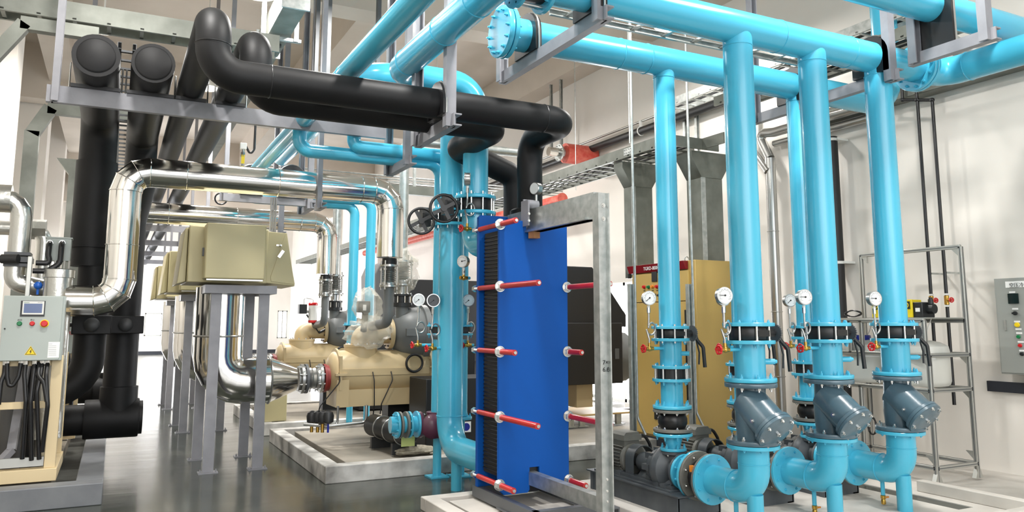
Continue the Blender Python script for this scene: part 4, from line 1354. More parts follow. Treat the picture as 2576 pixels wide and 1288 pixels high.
def tray(label, p, q, w, h=.10, step=.25, mt=GALVD, t=None, cables=False, group=None):
    """ladder tray from p to q (centre line of its underside): two side rails and separate rungs"""
    t = t or thing('cable_tray', label, 'cable tray', group)
    p, q = V(p), V(q)
    d = (q-p); L = d.length; d.normalize()
    s_ = d.cross(Vector((0, 0, 1))).normalized()
    for sg in (-1, 1):
        m = M()
        o = p+s_*sg*w/2
        chan(m, o+Vector((0, 0, h/2)), o+d*L+Vector((0, 0, h/2)), h, .03, -s_*sg, t=.004)
        obj('side_rail', m, mt, t)
    key = (round(w, 3), abs(d.x) > .5)
    if key not in RUNG:
        m = M(); m.bar(-s_*w/2, s_*w/2, .035, .018)
        me = bpy.data.meshes.new('rung'); me.from_pydata(m.v, [], m.f); me.materials.append(mt); RUNG[key] = me
    n = min(int(L/step), 90)
    for i in range(n):
        o = link('rung', RUNG[key], t)
        o.location = p+d*(i+.5)*L/n+Vector((0, 0, .02))
    if cables:
        for k_ in range(cables):
            m = M()
            off = (k_-(cables-1)/2)*w*.8/max(cables, 1)
            pts = []
            nn = int(L/.5)+2
            for i in range(nn):
                pts.append(p+d*L*i/(nn-1)+s_*(off+random.uniform(-.02, .02))+Vector((0, 0, .045+random.uniform(0, .012))))
            m.tube(pts, .014, 8); obj('cable', m, RUB, t)
    return t


zt8 = at(480, 92, Y=8.6).z
tray('galvanised cable tray running across above the black pipes at upper left', (-1.6, 8.75, zt8-.02), (1.45, 8.75, zt8-.02), .30, h=.19, step=.3)
tray('narrow dark ladder tray squeezed between the two thickest black pipes', (x1+.225, 7.5, zbk+.36), (x1+.225, 14.0, zbk+.36), .15, h=.06, step=.27, mt=DGREY)
tC = tray('long galvanised cable ladder on the right side of the hall carrying black cables', (6.28, 7.75, 3.80), (6.28, 30, 3.80), .58, h=.14, step=.26, cables=5)
m = M(); m.box((6.0, 7.60, 3.80), (6.85, 7.62, 3.94)); m.box((6.57, 7.2, 3.80), (6.59, 7.62, 3.94)); obj('corner_plate', m, GALVD, tC)
m = M(); m.box((5.985, 8.28, 3.83), (5.992, 8.50, 3.92)); jp = obj('joint_plate', m, GALV, tC)
for yy in (8.3, 8.34, 8.38, 8.44, 8.48):
    for zz in (3.855, 3.90):
        bolt1(jp, (5.985, yy, zz), (-1, 0, 0), .006, .008, DGREY)
tray('short galvanised ladder turning towards the wall beyond the third riser', (6.9, 4.4, 4.36), (6.9, 7.5, 4.36), .40, h=.12, step=.25, cables=3)
zD = at(1600, 84, Y=5.18).z
tray('galvanised ladder tray between the two blue headers', (2.95, 5.06, zD), (5.85, 5.06, zD), .24, h=.05, step=.30, mt=GALV, cables=1)
tray('pale cable ladder close under the roof at upper right', (7.6, 5.0, 4.9), (7.6, 9.5, 4.9), .35, h=.12, step=.25, mt=GALV, cables=2)
# cable drop shafts standing on the yellow cabinet and hung under the long ladder
for lb, xx, yy, wx, wy, zz0 in (('left', 6.20, 8.62, .34, .20, 2.2), ('right', 6.60, 7.66, .34, .30, 2.345)):
    t = thing('cable_shaft', 'galvanised sheet cable shaft above the yellow cabinet, %s of two' % lb, 'cable duct')
    m = M(); m.box((xx, yy, zz0), (xx+wx, yy+wy, 3.45)); obj('shaft', m, GALVD, t, bevel=.004)
    m = M()
    m.prism([(xx, yy-.003, 3.45), (xx+wx, yy-.003, 3.45), (xx+wx+.16, yy-.003, 3.70), (xx+wx+.16, yy-.003, 3.79), (xx-.16, yy-.003, 3.79), (xx-.16, yy-.003, 3.70)], (0, wy+.006, 0)); obj('flared_head', m, GALVD, t, bevel=.004)
    m = M(); m.box((xx-.02, yy-.012, zz0), (xx+.05, yy-.004, 3.45)); obj('edge_strip', m, GALV, t)
# left side cable shafts
t = thing('cable_shaft', 'olive galvanised cable shaft at far left bending over to the black pipe bracket', 'cable duct')
m = M()
a, b, c, d = at(62, 560, Y=10.5), at(75, 330, Y=10.5), at(128, 272, Y=10.5), at(190, 285, Y=10.5)
m.bar((a.x, 10.5, 1.6), (a.x, 10.5, b.z), .15, .10, up=(0, 1, 0)); m.bar((a.x, 10.5, b.z-.03), (c.x, 10.5, c.z), .15, .10, up=(0, 1, 0)); m.bar((c.x-.03, 10.5, c.z), (d.x+.9, 10.5, c.z), .15, .10, up=(0, 1, 0))
obj('duct_body', m, GALVD, t)
t = thing('cable_shaft', 'second bent cable shaft at the top left corner of the view', 'cable duct')
m = M(); zz = at(60, 60, Y=8.3).z
x_ = at(8, 200, Y=8.3).x
m.bar((x_-.1, 8.3, 3.2), (x_-.1, 8.3, zz-.35), .12, .10, up=(0, 1, 0)); m.bar((x_-.1, 8.3, zz-.37), (at(62, 60, Y=8.3).x, 8.3, zz), .12, .10, up=(0, 1, 0)); m.bar((at(62, 60, Y=8.3).x-.03, 8.3, zz), (-.3, 8.3, zz), .12, .10, up=(0, 1, 0))
obj('duct_body', m, GALVD, t)
t = thing('cable_shaft', 'wide olive cable shaft with flared top behind the black downpipe', 'cable duct')
xa_, xb_ = at(160, 600, Y=11.6).x, at(205, 600, Y=11.6).x
zf_ = at(180, 400, Y=11.6).z
m = M(); m.box((xa_, 11.6, .2), (xb_, 11.8, zf_-.2)); obj('shaft', m, GALVD, t)
m = M(); m.prism([(xa_, 11.598, zf_-.2), (xb_, 11.598, zf_-.2), (xb_+.15, 11.598, zf_), (xa_-.15, 11.598, zf_)], (0, .204, 0)); obj('flared_head', m, GALVD, t)
# rectangular ventilation duct overhead
e1, e2 = at(773, 22, Z=5.3), at(714.5, 11.6, Z=5.3)
t = thing('ventilation_duct', 'rectangular galvanised ventilation duct under the roof with flanged open end', 'duct')
yd = min(e1.y, e2.y)
m = M(); m.box((e2.x, yd, 5.3), (e1.x, 19, 5.62)); obj('duct_body', m, GALVD, t)
m = M()
for yy in (yd, yd+1.9, yd+3.8, yd+5.7):
    m2 = M(); m2.box((e2.x-.03, yy-.015, 5.27), (e1.x+.03, yy+.015, 5.65)); fr = obj('joint_flange', m2, GALV, t)
m = M(); m.lathe((e1.x-.1, yd+1.4, 5.3), (0, 0, -1), [(.06, 0), (.06, .03)], 20); obj('test_port', m, IRON, t)
hanger('thin grey trapeze under the ventilation duct', yd+1.0, (e2.x-.1, e1.x+.1), 5.27, w=.04, axis='X', mt=GALV)
# free hanging struts and drop rods near the roof
for i, (px_, pt, pb, X_) in enumerate(((820, 100, 190, 2.3), (790, 120, 190, 2.2), (945, 120, 200, 3.0), (985, 90, 160, 3.2))):
    c = at(px_, (pt+pb)/2, X=X_)
    t = thing('hanger_strut', 'grey steel strut hanging from the roof behind the black runs, %s from left' % ('second', 'first', 'third', 'fourth')[i], 'strut')
    m = M(); chan(m, (X_, c.y, at(px_, pb+60, X=X_).z), (X_, c.y, ZC if i > 1 else at(px_, pt, X=X_).z+1.4), .09, .05, (1, 0, 0)); obj('channel', m, DGREY if i < 3 else GREY, t)
for i, (px_, py_, X_) in enumerate(((1385, 270, 8.2), (1410, 260, 8.2), (1447, 300, 7.2), (1720, 290, 8.51), (1750, 300, 8.51), (1583, 300, 5.9))):
    c = at(px_, py_, X=X_)
    t = M()
    if i in (2, 5):
        t.cyl((X_, c.y, 3.94), (X_, c.y, ZC), .008, n=8)
        tag(obj('hanger_rod', t, GALV), 'thin threaded rod hanging to the long cable ladder, %s one' % ('farther' if i == 2 else 'nearer'), 'rod')
    else:
        chan(t, (X_, c.y, c.z-.9), (X_, c.y, Z0 if i < 2 else c.z+.35), .06, .05, (0, -1, 0))
        tag(obj('strut_channel', t, GALV), 'slotted galvanised strut %s' % ('on the far side under the wall beam, left one', 'on the far side under the wall beam, right one', '', 'above the long cable ladder, left one', 'above the long cable ladder, right one')[i], 'strut')

# ================================================================ right hand wall services
ax_ = 8.40
t = thing('drain_line', 'dark grey pipe running high along the right wall in white clamps', 'pipe')
c1 = at(1819, 255, X=8.42)
m = M(); m.cyl((8.42, 7.6, c1.z), (8.42, 21.2, c1.z), .075, n=18); obj('pipe', m, IRON, t)
for yy in (9.0, 11.4, 14, 17, 20):
    m = M(); m.torus((8.42, yy, c1.z), (0, 1, 0), .08, .012, 20, 6); m.box((8.40, yy-.02, c1.z+.07), (8.44, yy+.02, c1.z+.20)); obj('clamp', m, WHITE, t)
m = M(); m.cyl((8.44, 6.6, c1.z+.19), (8.44, 21.2, c1.z+.19), .022, n=12); tag(obj('cable_conduit', m, ALU), 'thin pale conduit running just above the dark wall pipe', 'conduit')
# red pipe with flanged end seen beyond the ladder
re = at(1418, 385, Y=13.2)
t = thing('red_pipe', 'dusty red pipe with a flanged silver end behind the long cable ladder', 'pipe')
m = M(); m.lathe((re.x-.0, 13.2, re.z), (1, 0, 0), [(.08, 0), (.20, .02), (.20, 8.55-re.x)], 28); obj('pipe', m, REDP, t)
m = M(); m.lathe((re.x-.12, 13.2, re.z), (1, 0, 0), [(.17, 0), (.17, .03), (.08, .04), (.08, .13)], 24); f = obj('end_flange', m, GALV, t)
bolts(f, (re.x-.12, 13.2, re.z), (-1, 0, 0), .14, 8, .012, .03, CHR)
m = M(); m.cyl((re.x-.35, 13.2, re.z), (re.x-.12, 13.2, re.z), .09, n=20); obj('silver_stub', m, SILV, t)
t = thing('red_pipe', 'thinner red pipe running along the wall under the long cable ladder', 'pipe')
r2 = at(1415, 500, X=7.9)
m = M(); m.cyl((7.9, r2.y, r2.z), (7.9, r2.y+14, r2.z), .10, n=24); m.box((7.86, r2.y+1, r2.z-.14), (8.56, r2.y+1.06, r2.z-.09)); m.lathe((7.9, r2.y, r2.z), (0, -1, 0), [(.12, -.03), (.12, .01), (.06, .02)], 20); obj('pipe', m, REDP, t)
# black soil pipe and silver branch pipe
t = thing('soil_pipe', 'tall black vertical pipe against the right wall with white collars', 'pipe')
bx_, by_ = 8.36, at(2103, 620, X=8.36).y
m = M(); m.cyl((bx_, by_, 0), (bx_, by_, 4.05), .092, n=24); obj('pipe', m, MACH, t)
for py_ in (350, 661):
    z_ = at(2100, py_, X=8.36).z
    m = M(); m.lathe((bx_, by_, z_-.02), (0, 0, 1), [(.098, 0), (.098, .035)], 24); m.box((bx_, by_-.12, z_-.015), (8.565, by_+.12, z_+.015)); obj('collar', m, WHITE, t)
t = thing('silver_branch_pipe', 'silver clad downpipe with a Y branch on the right wall between blue risers', 'pipe')
sy = at(1950, 700, X=8.35).y
zy = at(1930, 400, X=8.35).z
zh = at(1990, 320, X=8.35).z
m = M(); m.cyl((8.35, sy, .1), (8.35, sy, zy), .075, n=24); obj('downpipe', m, STEEL, t)
m = M(); m.tube(bend([(8.35, sy, zy), (8.35, sy+.22, zy+.42), (8.35, sy-.1, zh), (8.35, 6.3, zh)], .12, 5), .07, 22); obj('upper_branch', m, STEEL, t)
m = M(); m.tube(bend([(8.30, sy, zy-.2), (8.30, sy+.38, zy+.30), (8.30, sy+.38, zy+.9)], .1, 4), .055, 20); obj('side_branch', m, STEEL, t)
m = M(); m.cyl((8.45, 6.4, zh-.14), (8.45, sy, zh-.14), .05, n=18); obj('lower_line', m, STEEL, t)
for z_ in (.85, 1.75, 2.9):
    m = M(); m.torus((8.35, sy, z_), (0, 0, 1), .078, .008, 24, 6); obj('joint_band', m, STEEL, t)
t = thing('air_duct', 'long galvanised duct fixed high on the right wall behind the blue pipes', 'duct')
zz = at(2200, 262, X=8.25).z
m = M(); m.box((8.34, 4.6, zz), (8.56, 7.6, zz+.16)); obj('duct_body', m, GALVD, t, bevel=.01)
t = thing('exhaust_elbow', 'bent silver sheet duct elbow in the top right corner', 'duct')
a = at(2400, 115, X=8.0); b = at(2500, 140, X=8.35)
m = M(); m.tube(bend([(7.9, a.y+.3, a.z+.5), (7.95, a.y, a.z), (8.25, b.y+.05, b.z), (8.43, b.y-.3, b.z+.05)], .2, 5), .10, 24); obj('duct_body', m, GALV, t)
for i, (dxp, lb) in enumerate(((0, 'left'), (38, 'right'))):
    t = thing('water_pipe', 'thin black water pipe with a brass tap on the right wall, %s one' % lb, 'pipe')
    y_ = at(2325+dxp, 500, X=8.30).y
    zb_ = at(2275+dxp, 250, X=8.30).z
    dy = .19
    m = M(); m.tube(bend([(8.30, y_+dy, zb_+.30), (8.30, y_+dy, zb_), (8.30, y_, zb_-.05), (8.30, y_, .70 if i else 1.05)], .03, 3), .019, 14); obj('pipe', m, RUB, t)
    for z_ in (zb_, zb_-.05):
        m = M(); m.sph((8.30, y_+(dy if z_ == zb_ else 0), z_), .028, n=12, m=8); obj('elbow', m, RUB, t)
    zv_ = at(2345, 756, X=8.3).z
    m = M(); m.cyl((8.30, y_, zv_-.05), (8.30, y_, zv_+.05), .026, n=14); m.cyl((8.30, y_, zv_), (8.27, y_-.07, zv_), .016, n=10); tp_ = obj('tap_body', m, BRASS, t)
    m = M(); m.torus((8.265, y_-.08, zv_), (-.4, -1, 0), .024, .007, 16, 8); m.cyl((8.27, y_-.07, zv_), (8.26, y_-.09, zv_), .012, n=10); obj('tap_wheel', m, REDV, tp_)
    for s_ in (-1, 1):
        m = M(); m.cyl((8.30, y_, zv_+s_*.055), (8.30, y_, zv_+s_*.075), .027, n=14); obj('white_collar', m, WHITE, t)
    m = M(); m.box((8.32, y_-.012, zv_+.30), (8.565, y_+.012, zv_+.32)); obj('wall_clip', m, GALV, t)

# ---------------------------------------------------------------- wall control cabinet (right edge)
t = thing('electrical_cabinet', 'grey wall mounted control cabinet with labels and buttons at the right edge', 'cabinet')
XC = 8.37
m = M(); m.box((XC, 3.9, 1.065), (8.57, 5.10, 2.065)); obj('body', m, CABW, t, bevel=.004)
m = M(); m.box((XC-.012, 3.92, 1.08), (XC-.001, 5.085, 2.05)); dr = obj('door', m, CABW, t, bevel=.002)
m = M(); m.box((XC+.06, 3.9, .93), (8.57, 4.86, 1.065)); obj('cable_skirt', m, CABW, t)
XD = XC-.013


def face_box(y, z, wy, wz, mt, nm, par, d=.004, x=XD):
    m = M(); m.box((x-d, y-wy/2, z-wz/2), (x, y+wy/2, z+wz/2)); return obj(nm, m, mt, par)


def fy(px_):
    return at(px_, 800, X=XD).y


def fz(px_, py_):
    return at(px_, py_, X=XD).z


l_ = face_box(fy(2566), fz(2560, 715), .24, .065, PAPER, 'label', dr)
text('空压冷却水', l_, (XD-.005, fy(2546), fz(2546, 722)), .05, PI/2, -PI/2, INK)
face_box(fy(2554), fz(2554, 751), .105, .105, SCRD, 'meter', dr, .012)
m = M(); m.cyl((XD, fy(2556), fz(2556, 788)), (XD-.02, fy(2556), fz(2556, 788)), .02, n=16); m.cbox((XD-.025, fy(2557), fz(2556, 788)), (.02, .05, .018)); obj('selector_switch', m, IRON, dr)
for px_, py_ in ((2552, 735), (2556, 777), (2558, 809), (2560, 828), (2561, 838), (2563, 860), (2565, 882)):
    face_box(fy(px_), fz(px_, py_), .06, .018, PAPER, 'label', dr)
for px_, py_, mm, rr in ((2558, 817, SIGNY, .02), (2559, 847, GRN, .015), (2561, 869, REDV, .015), (2564, 890, IRON, .016)):
    m = M(); m.lathe((XD, fy(px_), fz(px_, py_)), (-1, 0, 0), [(rr*1.3, 0), (rr*1.3, .006), (rr, .01), (rr, .022)], 20); obj('push_button', m, mm, dr)
face_box(fy(2528), fz(2528, 818), .022, .11, ALU, 'handle', dr, .01)

# ---------------------------------------------------------------- yellow starter cabinet
t = thing('starter_cabinet', 'tall mustard yellow electrical cabinet with a red header behind the pumps', 'cabinet')
X0, Y0_, Y1_ = 6.05, 7.22, 8.48
m = M(); m.box((X0+.03, Y0_, .0), (6.86, Y1_, 2.34)); obj('body', m, YEL, t, bevel=.006)
m = M(); m.box((X0, Y0_+.10, 1.86), (X0+.029, Y1_-.03, 2.22)); du = obj('upper_door', m, YEL, t, bevel=.003)
m = M(); m.box((X0, Y0_+.10, .22), (X0+.029, Y1_-.03, 1.85)); dl = obj('lower_door', m, YEL, t, bevel=.003)
m = M(); m.box((X0+.01, Y0_+.02, .02), (X0+.029, Y1_, .19)); obj('dark_plinth', m, DARKBAND, t)
m = M(); m.prism([(X0+.03, Y0_+.13, 2.235), (X0+.03, Y0_+.13, 2.335), (X0-.045, Y0_+.13, 2.335), (X0-.01, Y0_+.13, 2.235)], (0, Y1_-Y0_-.10, 0)); hd = obj('red_header', m, mat('red_header_paint', (.50, .08, .12), .35), t, bevel=.003)
ht = text('TGRD-800HP 低压固态', hd, (X0-.036, at(1616, 675, X=6.0).y, 2.262), .062, PI/2, -PI/2, PAPER)
XY = X0-.001


def cy(px_, py_):
    return at(px_, py_, X=XY)


c = cy(1647, 696); m = M(); m.cbox((XY-.006, c.y, c.z), (.012, .105, .125)); obj('display', m, IRON, du, bevel=.003)
for px_, py_, mm in ((1621, 722, REDV), (1632, 722, GRN), (1642, 721, ORL), (1653, 721, REDV), (1663, 720, REDV)):
    c = cy(px_, py_); m = M(); m.lathe((XY, c.y, c.z), (-1, 0, 0), [(.024, 0), (.024, .008), (.017, .012), (.017, .028)], 20); b_ = obj('indicator_lamp', m, mm, du)
    m = M(); m.cbox((XY-.001, c.y, c.z-.05), (.002, .04, .008)); obj('label', m, INK, du)
for px_, py_ in ((1648, 743), (1659, 743)):
    c = cy(px_, py_); m = M(); m.lathe((XY, c.y, c.z), (-1, 0, 0), [(.024, 0), (.024, .008), (.014, .012), (.014, .032)], 20); obj('rotary_switch', m, IRON, du)
c = cy(1653, 1046); m = M(); m.cbox((XY-.006, c.y, c.z), (.012, .09, .09)); obj('handle', m, IRON, dl, bevel=.003)
m = M(); m.cbox((XY-.006, Y0_+.16, 1.2), (.012, .02, 1.1)); obj('edge_seal', m, INK, dl)
c = cy(1587, 695); m = M(); m.cbox((X0-.02, Y1_-.0, c.z), (.04, .03, .06)); obj('hinge', m, IRON, t)
m = M(); m.torus((6.12, Y0_+.2, 2.36), (0, 1, 0), .03, .007, 20, 6); obj('lifting_eye', m, GALV, t)
# conduits and struts at the pump motors
for lb, px_, pyt, Yc in (('left', 1603, 66, 6.80), ('middle', 1751, 190, 6.9)):
    c = at(px_, 1000, Y=Yc)
    t = M(); t.tube(bend([(c.x, Yc, ZC), (c.x, Yc, .62), (c.x+.06, Yc-.05, .45)], .1, 4), .014, 12)
    tag(obj('cable_conduit', t, GALV), 'thin steel conduit dropping to the %s pump motor' % lb, 'conduit')
    t = M(); chan(t, (c.x-.045, Yc+.04, .03), (c.x-.045, Yc+.04, at(px_, 715, Y=Yc).z), .055, .05, (0, -1, 0))
    tag(obj('strut_channel', t, GALV), 'slotted galvanised strut standing beside the %s pump motor' % lb, 'strut')

# ---------------------------------------------------------------- dosing rack
t = thing('dosing_rack', 'aluminium profile rack holding two white tanks beside the right wall', 'rack')
Xa, Xb = 7.31, 7.95
Ya, Yb, Ym = 5.17, 6.85, 6.75


def prof(m, p, q, s_=.04):
    p, q = V(p), V(q)
    m.bar(p, q, s_, s_)
    d = (q-p).normalized()
    u = Vector((0, 1, 0)) if abs(d.z) > .5 else Vector((0, 0, 1))
    a = d.cross(u).normalized(); b = a.cross(d)
    for k_ in (a, -a, b, -b):
        m.bar(p+k_*s_*.5, q+k_*s_*.5, s_*.28 if False else .012, .012)
    return m


def member(nm, p, q):
    m = M(); m.bar(p, q, .042, .042)
    o_ = obj(nm, m, ALU, t, bevel=.004)
    p, q = V(p), V(q)
    d = (q-p).normalized()
    for k_ in ((1, 0, 0), (0, 1, 0), (0, 0, 1)):
        k_ = V(k_)
        if abs(k_.dot(d)) > .5:
            continue
        for s_ in (-1, 1):
            g = M(); g.bar(p+k_*s_*.0215, q+k_*s_*.0215, .008, .002, up=k_); obj('slot', g, DGREY, o_)
    return o_


for x_, y_, zt_ in ((Xa, Ya, 1.27), (Xb, Ya, 2.40), (Xa, Yb, 1.27), (Xb, Yb, 1.27), (Xb, 6.42, 2.40), (Xa, 6.0, .92), (Xb, 6.0, .92)):
    member('leg', (x_, y_, .03), (x_, y_, zt_))
    m = M(); m.prism([(x_-.06, y_-.022, .03), (x_+.06, y_-.022, .03), (x_+.02, y_-.022, .12), (x_-.02, y_-.022, .12)], (0, .044, 0)); obj('foot', m, ALU, t)
for z_ in (.17, .92, 1.27):
    member('rail', (Xa, Ya, z_), (Xa, Yb, z_)); member('rail', (Xb, Ya, z_), (Xb, Yb, z_)); member('cross_rail', (Xa, Ya, z_), (Xb, Ya, z_)); member('cross_rail', (Xa, Yb, z_), (Xb, Yb, z_))
member('top_rail', (Xb, Ya, 2.40), (Xb, 6.42, 2.40))
member('shelf_rail', (Xa, Ya+.02, 1.62), (Xa, 6.28, 1.62)); member('shelf_rail', (Xb, Ya, 1.62), (Xb, 6.42, 1.62))
for y_ in (Ya+.03, Ya+.30, 5.95, 6.1, 6.25):
    member('shelf_post', (Xa, y_, 1.27), (Xa, y_, 1.62))
m = M(); m.box((Xa, Ya, 1.64), (Xb, 6.28, 1.652)); obj('shelf_board', m, ALU, t)
for x_, y_, z_ in ((Xb, Ya+.05, 2.33), (Xb, 6.36, 2.33), (Xa, Ya+.05, .85), (Xb, Ya+.05, .85), (Xb, Ya+.05, 1.2), (Xa, Ya+.05, 1.20), (Xa, Ya+.05, .24), (Xb, Ya+.05, .24)):
    m = M(); m.prism([(x_-.015, y_-.03, z_-.03), (x_-.015, y_+.05, z_+.05), (x_-.015, y_-.03, z_+.05)], (.03, 0, 0)); obj('corner_bracket', m, ALU, t)
for lb, y_ in (('left', 6.16), ('right', 5.50)):
    k = thing('chemical_tank', 'round white plastic dosing tank with blue screw lid, %s one on the rack' % lb, 'tank')
    m = M(); m.lathe((7.63, y_, .945), (0, 0, 1), [(.25, 0), (.275, .02), (.285, .05), (.285, .36), (.275, .41), (.20, .45), (.13, .465), (.0005, .465)], 44); obj('tank_shell', m, TANK, k)
    m = M(); m.lathe((7.55, y_+.02, 1.405), (0, 0, 1), [(.12, 0), (.125, .01), (.12, .05), (.11, .055)], 32); obj('lid', m, LID, k)
    lx = at(2175 if lb == 'left' else 2310, 902, X=7.34)
    m = M()
    for i in range(9):
        a0 = math.radians(232-4+i*4-36*0)
        pass
    dcy = M()
    a0, a1 = math.radians(208), math.radians(246)
    vs = []
    for i in range(7):
        a_ = a0+(a1-a0)*i/6
        vs.append(((7.63+.2865*math.cos(a_)), y_+.2865*math.sin(a_), 1.225)); vs.append(((7.63+.2865*math.cos(a_)), y_+.2865*math.sin(a_), 1.29))
    dcy.add(vs, [(2*i, 2*i+2, 2*i+3, 2*i+1) for i in range(6)])
    obj('sticker', dcy, PAPER, k)
for lb, px_ in (('left', 2232), ('right', 2310)):
    c = at(px_, 790, X=7.55)
    k = thing('dosing_pump', 'small yellow and black dosing pump on the rack shelf, %s one' % lb, 'pump')
    y_ = c.y
    z_ = 1.652
    m = M(); m.box((7.48, y_-.10, z_), (7.68, y_+.03, z_+.16)); obj('housing', m, IRON, k, bevel=.008)
    m = M(); m.box((7.455, y_+.0, z_), (7.478, y_+.12, z_+.19)); m.box((7.478, y_+.032, z_), (7.66, y_+.12, z_+.19)); yf = obj('yellow_cover', m, YELP, k, bevel=.006)
    m = M(); m.box((7.447, y_+.02, z_+.09), (7.454, y_+.10, z_+.17)); kn = obj('control_panel', m, IRON, yf)
    m = M(); m.torus((7.445, y_+.06, z_+.13), (1, 0, 0), .026, .005, 20, 6); obj('stroke_dial', m, YELP, kn)
    m = M(); m.cyl((7.58, y_-.10, z_+.09), (7.58, y_-.17, z_+.09), .05, n=20); m.cyl((7.58, y_-.13, z_+.12), (7.58, y_-.13, z_+.21), .018, n=12); m.cyl((7.58, y_-.13, z_+.14), (7.58, y_-.13, z_+.19), .026, n=12); obj('pump_head', m, IRON, k)
    m = M(); m.cbox((7.475, y_-.05, z_+.08), (.004, .05, .04)); obj('label', m, PAPER, k)
m = M()
pts = []
for i in range(60):
    a_ = i/60*2*PI*3
    pts.append((7.42+.02*math.sin(i*.9), 6.14+.10*math.cos(a_), 1.70+.035*math.sin(a_)))
m.tube(pts, .007, 8); tag(obj('power_cable', m, RUB), 'coil of black power cable on the rack shelf left of the pumps', 'cable')
m = M()
pts = [(7.87, 6.32, .90), (7.87, 6.32, .55)]
for i in range(50):
    a_ = i/50*2*PI*4+PI/2
    pts.append((7.85+.012*math.sin(i*1.3), 6.32+.055*math.cos(a_), .42+.10*math.sin(a_)))
m.tube(pts, .006, 8); tag(obj('coiled_wire', m, RUB), 'coil of dark wire hanging inside the lower rack', 'cable')
for i, (y_, dz) in enumerate(((5.3, .1), (5.42, .16), (5.85, .12), (6.0, .2))):
    m = M(); m.tube(bend([(7.58, y_, 1.65), (7.56, y_+.05, 1.5), (7.60, y_+.16, 1.5-dz*.5), (7.60, y_+.1, 1.36)], .05, 4), .005, 8); tag(obj('dosing_hose', m, WHITE), 'thin white dosing hose looping from the shelf to a tank, %s from right' % ('first', 'second', 'third', 'fourth')[i], 'hose')

# ---------------------------------------------------------------- black motor unit to the right of the exchanger
t = thing('drive_motor', 'big black motor enclosure with a grey drum seen right of the blue exchanger', 'motor')
YM = 9.42
A = lambda px_, py_: at(px_, py_, Y=YM)
m = M(); m.prism([(4.6, YM, 1.52), (4.6, YM, A(1430, 668).z), (A(1490, 668).x, YM, A(1490, 672).z), (A(1530, 722).x, YM, A(1530, 722).z), (A(1575, 792).x, YM, A(1575, 792).z), (A(1575, 822).x, YM, A(1575, 822).z), (A(1430, 822).x, YM, 1.52)], (0, .8, 0)); obj('air_hood', m, MACH, t, bevel=.01)
m = M(); m.box((4.7, YM-.12, A(1440, 967).z), (A(1555, 900).x, YM+.9, A(1500, 812).z)); b_ = obj('terminal_housing', m, MACH, t, bevel=.012)
m = M(); m.box((A(1535, 900).x, YM-.128, A(1540, 902).z), (A(1545, 900).x, YM-.121, A(1540, 876).z)); obj('latch', m, DGREY, b_)
m = M(); m.lathe((A(1555, 900).x-.2, YM+.35, A(1560, 900).z), (1, 0, 0), [(.36, 0), (.36, .50), (.33, .53), (.30, .53)], 40); obj('drum', m, VOL, t)
m = M(); m.box((4.9, YM, .17+.14), (A(1600, 1040).x, YM+.9, A(1590, 1035).z)); obj('base_plate', m, ORNG, t, bevel=.006)
m = M(); m.box((A(1460, 980).x, YM+.1, .42), (A(1500, 980).x, YM+.5, .78)); obj('pedestal', m, CREAM, t)
for px_ in (1440, 1468, 1560):
    c = A(px_, 1100)
    m = M(); m.box((c.x-.04, YM+.02, .17), (c.x+.04, YM+.07, .31)); m.box((c.x-.08, YM-.02, .17), (c.x+.08, YM+.11, .18)); obj('slotted_foot', m, GALV, t)
# farther dark machine
t = thing('drive_motor', 'dark grey motor enclosure of the farther compressor seen left of the tall blue pipe', 'motor')
YM2 = 13.3
B = lambda px_, py_: at(px_, py_, Y=YM2)
m = M(); pts = [(B(946, 830).x, YM2, B(946, 830).z), (B(944, 690).x, YM2, B(944, 690).z), (B(955, 665).x, YM2, B(955, 665).z), (B(985, 655).x, YM2, B(985, 655).z), (B(1018, 655).x, YM2, B(1018, 655).z), (B(1018, 830).x, YM2, B(1018, 830).z)]
m.prism(pts, (0, .9, 0)); obj('round_cowl', m, MACHG, t, bevel=.02)
m = M(); m.box((B(1018, 0).x, YM2-.1, B(1018, 702).z), (B(1037, 0).x, YM2+.3, B(1018, 642).z)); obj('vent_box', m, MACHG, t, bevel=.01)
m = M(); m.box((B(1018, 0).x, YM2-.1, .9), (B(1250, 700).x, YM2+.9, B(1060, 704).z)); obj('main_housing', m, MACH, t, bevel=.01)
m = M(); m.box((B(950, 830).x, YM2, .17), (B(1250, 830).x, YM2+.8, .9)); obj('base', m, MACH, t)

# ---------------------------------------------------------------- maroon valve, coolers and small fittings of the nearer compressor
t = thing('maroon_valve', 'maroon cast valve bolted under the left blue branch column of the nearer compressor', 'valve')
zc = at(1078, 1070, Y=7.87).z
m = M(); m.lathe((3.10, 7.87, zc-.13), (0, 0, 1), [(.07, 0), (.12, .03), (.13, .12), (.12, .22), (.11, .24)], 28); m.lathe((3.02, 7.80, zc), (-.3, -1, 0), [(.11, -.02), (.125, .0), (.125, .05), (.10, .07), (.05, .09)], 28); obj('valve_body', m, PURP, t)
m = M(); m.lathe((2.93, 7.90, zc+.01), (-1, .1, 0), [(.13, 0), (.135, .01), (.135, .03)], 28); f = obj('flange', m, PURP, t)
bolts(f, (2.935, 7.90, zc+.01), (1, 0, 0), .115, 8, .01, .02, CHR)
m = M(); m.lathe((3.10, 7.87, zc+.11), (0, 0, 1), [(.12, 0), (.12, .025)], 28); f = obj('flange', m, PURP, t); bolts(f, (3.10, 7.87, zc+.11), (0, 0, -1), .10, 8, .009, .018, CHR)
t = thing('flanged_spool', 'short light blue flanged spool and grey rubber joint left of the maroon valve', 'pipe fitting')
m = M(); m.cyl((2.90, 7.905, zc+.015), (2.60, 7.93, zc+.02), .085, n=24); obj('spool_pipe', m, BLUE, t)
